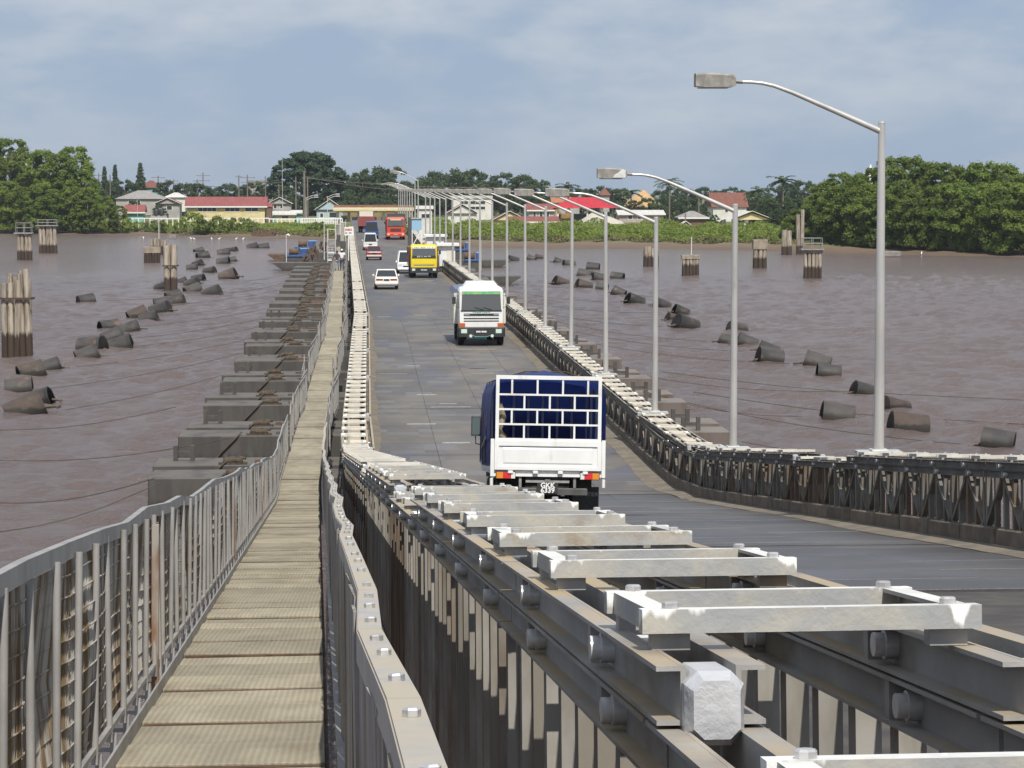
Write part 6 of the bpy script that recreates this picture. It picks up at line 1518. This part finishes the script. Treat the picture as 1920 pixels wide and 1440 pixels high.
# toll canopy
Y = 600; a = at_dist(625, 424, Y); s = Y / FPX; TC = thing('toll_canopy', 'long toll canopy with maroon roof and yellow edge across the far end of the road', 'canopy', a); W_ = 150 * s; z0 = (424 - 396) * s; z1 = (424 - 389) * s; z2 = (424 - 385) * s
B(TC, 'edge_beam', mat('canopy_yellow', (.74, .52, .16), (.70, .58, .30), sc=1, rough=.7), (0, W_, 0, 8, z0, z1)); B(TC, 'edge_strip', M_TRIM, (-.02, W_ + .02, -.05, 0, z0 + .35, z0 + .60)); B(TC, 'roof', mat('canopy_maroon', (.20, .10, .09), (.26, .14, .12), sc=.6, rough=.8), (.2, W_ - .1, .2, 8, z1, z2))
for px in (633, 654, 672, 698, 719, 742, 764): B(TC, 'column', M_CREAM if px != 654 else M_STEP, ((px - 625) * s - .35, (px - 625) * s + .35, 2.5, 3.4, -1.5, z0))
for px in (645, 682, 731): bo = B(TC, 'booth', W_YEL, ((px - 625) * s - .8, (px - 625) * s + .8, 4, 6.5, -1.5, 2.6)); B(bo, 'booth_window', M_WIN, ((px - 625) * s - .6, (px - 625) * s + .6, 3.95, 4.0, 1.2, 2.1))
Yo = 625; a = at_dist(634, 424, Yo); so = Yo / FPX; TO = thing('canopy_backdrop', 'brown backdrop wall added behind the toll canopy for its dark interior', 'building', a); B(TO, 'wall', mat('backdrop_wall', (.30, .22, .12), (.22, .16, .10), sc=.8, rough=.85), (0, 137 * so, 0, 6, -1.5, 25 * so))  # added backdrop, makes the space under the canopy read dark
for k in range(7): B(TO, 'backdrop_opening', M_WIN, ((8 + k * 18) * so, (18 + k * 18) * so, -.05, .0, .3, 17 * so))
# road and queue beyond the canopy, white fences
def fence(px0, px1, py0, py1, Y, label, n, picket=False):
    a = at_dist(px0, py1, Y); b = at_dist(px1, py1, Y); w = b.x - a.x; h = (py1 - py0) * Y / FPX; F = thing('white_fence', label, 'fence', a)
    B(F, 'rail', M_TRIM, (0, w, -.05, .05, h - .15, h + .12))
    if picket: B(F, 'rail', M_TRIM, (0, w, -.04, .04, h * .35, h * .35 + .15))
    for k in range(n + 1): B(F, 'post', M_TRIM, (k * w / n - .12, k * w / n + .12, -.11, -.051, -1.2, h - .15))
fence(228, 505, 409.5, 418, 575, 'long white rail fence before the yellow building', 26); fence(505, 566, 410.5, 421, 580, 'white rail fence between yellow building and picket fence', 8); fence(564, 642, 409.5, 420, 575, 'white picket fence left of the toll canopy', 24, True)
fence(806, 870, 415, 421, 520, 'low white wall rail right of the control tower', 9)
# black tanks, heaps, digger
for i, px in enumerate((293, 303)):
    p = at_dist(px, 404, 596); mb = MB(); n = 14; rg = lambda r, z: [(r * math.cos(6.283 * a / n), r * math.sin(6.283 * a / n), z) for a in range(n)]
    mb.loft([rg(.66, 0), rg(.66, 1.3), rg(.5, 1.55), rg(.2, 1.7)], True, True); o = mb.build('water_tank', M_BLK, None, p); tag(o, f"black plastic water tank, {'left' if i == 0 else 'right'} one of two beside the dark gabled house", 'tank', 'black water tanks')
mb = MB(); mb.box(-2, 2, -1, 1, -4, 0); tag(mb.build('tank_stand', W_GREY, None, at_dist(298, 404, 596.5)), 'low stand under the two black water tanks', 'stand')
def heap(px0, px1, yt, yb, Y, label, m, peak=.35):
    a = at_dist(px0, yb, Y); b = at_dist(px1, yb, Y); w = b.x - a.x; h = (yb - yt) * Y / FPX; mb = MB(); rings = []; r = random.Random(int(px0))
    for t, sc in ((0, 1), (.3, .78), (.6, .5), (.85, .26), (1, .10)):
        rings.append([(w * (.5 + (peak - .5) * t) + w / 2 * sc * math.cos(6.283 * k / 24) * r.uniform(.95, 1.05), 6 + 6 * sc * math.sin(6.283 * k / 24), h * t - (1.0 if t == 0 else 0)) for k in range(24)])
    mb.loft(rings, True, True); tag(mb.build('heap', m, None, a), label, 'heap')
heap(1084, 1186, 399, 422, 560, 'pale grey gravel heap right of the open red shed', mat('gravel', (.52, .48, .41), (.44, .40, .34), sc=2, rough=.95, bump=.5))
heap(1174, 1236, 357, 382, 680, 'tan sand heap rising behind the palms', mat('tan_sand', (.55, .36, .18), (.46, .29, .14), sc=1.2, rough=.95, bump=.5), .6)
p = at_dist(1062, 416, 585); DG_ = thing('excavator', 'yellow brown digger under the red shed roof', 'digger', p); M_DIG = mat('digger_yellow', (.36, .20, .06), (.22, .13, .05), sc=2, rough=.7)
B(DG_, 'track', M_WRECK, (-1.6, 1.6, -.4, .3, 0, .8), bev=.2); B(DG_, 'body', M_DIG, (-1.4, 1.2, -.6, 1.2, .85, 2.0), bev=.1); B(DG_, 'cab', M_DIG, (-.2, .9, -.5, .6, 2.0, 3.1), bev=.1); mb = MB(); mb.beam((-1.2, 0, 1.8), (-2.6, 0, 3.2), .35, .4); mb.beam((-2.6, 0, 3.2), (-3.0, 0, 1.2), .3, .35); mb.build('arm', M_DIG, DG_)
# utility poles, masts and wires
M_POLEW = mat('pole_wood', (.22, .19, .16), (.16, .135, .11), sc=2, rough=.9)
PO = [(186, 326, 385, 720, [(.6, 1.6)]), (207, 328, 380, 730, None), (297, 330, 370, 760, [(.6, 2.2)]), (307, 342, 372, 740, None), (326, 337, 372, 760, [(.5, 1.6), (1.4, 1.2)]), (370, 337, 378, 740, [(.5, 1.4)]), (381, 324, 372, 750, [(1.0, 2.2), (2.6, 2.2)]), (358, 349, 378, 740, None), (448, 329, 370, 720, [(.4, 1.2)]), (464, 328, 372, 720, [(.9, 2.4), (2.4, 2.0)]), (498, 331, 376, 720, None), (523, 345, 395, 680, [(.6, 1.2)]), (555, 332, 396, 660, None), (577, 333, 402, 640, None), (571, 321, 412, 612, None), (1255, 360, 430, 560, None), (1285, 400, 420, 540, None), (1310, 372, 410, 560, None)]
for n, (px, yt, yb, Y, cr) in enumerate(PO):
    pole(px, yb, yt, Y, f"{'utility pole with crossarms' if cr else 'plain utility pole'} in the town, {ORD[sum(q[0] < px for q in PO)] if sum(q[0] < px for q in PO) else 'first'} pole from the left", .22 if n != 14 else .38, M_POLEW, 'utility_pole', cr, 'utility poles in the town')
pole(530, 412, 297, 625, 'tall thin radio mast right of the yellow building', .07, M_FRAME, 'radio_mast'); pole(258, 420, 368, 590, 'thin flag pole above the red roofed house', .06, M_FRAME, 'flag_pole')
pole(1711 - 285, 402, 372, 560, 'white stub pole beside the steep red brown roof', .12, M_TRIM, 'stub_pole')
for n, (px, yb, yt, Y) in enumerate([(574, 410, 370, 600), (614, 410, 368, 590)]):
    Po = pole(px, yb, yt, Y, f"twin armed street lamp {'beside the thick utility pole' if n == 0 else 'before the pale blue house'}", .09, M_FRAME, 'town_lamp', None, 'street lamps on the far shore'); h = (yb - yt) * Y / FPX
    for k, dz in ((0, 0), (1, -.5)):
        mb = MB(); mb.tube([(0, k, h + dz - .3), (1.4, k, h + dz + .35), (2.2, k, h + dz + .5)], .07, 6); mb.build('arm', M_FRAME, Po); B(Po, 'lamp_head', M_LETW, (2.1, 3.1, k - .15, k + .15, h + dz + .42, h + dz + .6))
for n, (x0, y0, Y0, x1, y1, Y1) in enumerate([(573, 331, 612, 770, 356, 690), (573, 334, 612, 960, 352, 700), (530, 341, 625, 380, 348, 750), (860, 350, 700, 905, 341, 700)]):
    a = at_dist(x0, y0, Y0); b = at_dist(x1, y1, Y1); pts = [a.lerp(b, t) - Vector((0, 0, .9 * math.sin(math.pi * t))) - a for t in np.linspace(0, 1, 9)]
    mb = MB(); mb.tube(pts, .07, 4); tag(mb.build('overhead_wire', M_POLEW, None, a), ['upper overhead wire running right from the thick utility pole', 'lower overhead wire running right from the thick utility pole', 'overhead wire running left from the tall mast', 'short overhead wire behind the lamp heads'][n], 'wire')

# ------------------------------------------------------------------ humid air over the river
hm = bpy.data.materials.new('humid_air'); hm.use_nodes = True
hn = hm.node_tree; hn.nodes.clear(); ho = hn.nodes.new('ShaderNodeOutputMaterial'); hv = hn.nodes.new('ShaderNodeVolumePrincipled')
hv.inputs['Color'].default_value = (.80, .87, .95, 1); hv.inputs['Density'].default_value = 0.00010; hv.inputs['Anisotropy'].default_value = 0.2
hn.links.new(hv.outputs[0], ho.inputs['Volume'])
mb = MB(); mb.box(-1700, 1700, -420, 3400, WATER_Z - 4, 34)
hz_o = mb.build('haze', hm); tag(hz_o, 'thin humid haze over river and town', kind='stuff')
scene.cycles.volume_bounces = 0
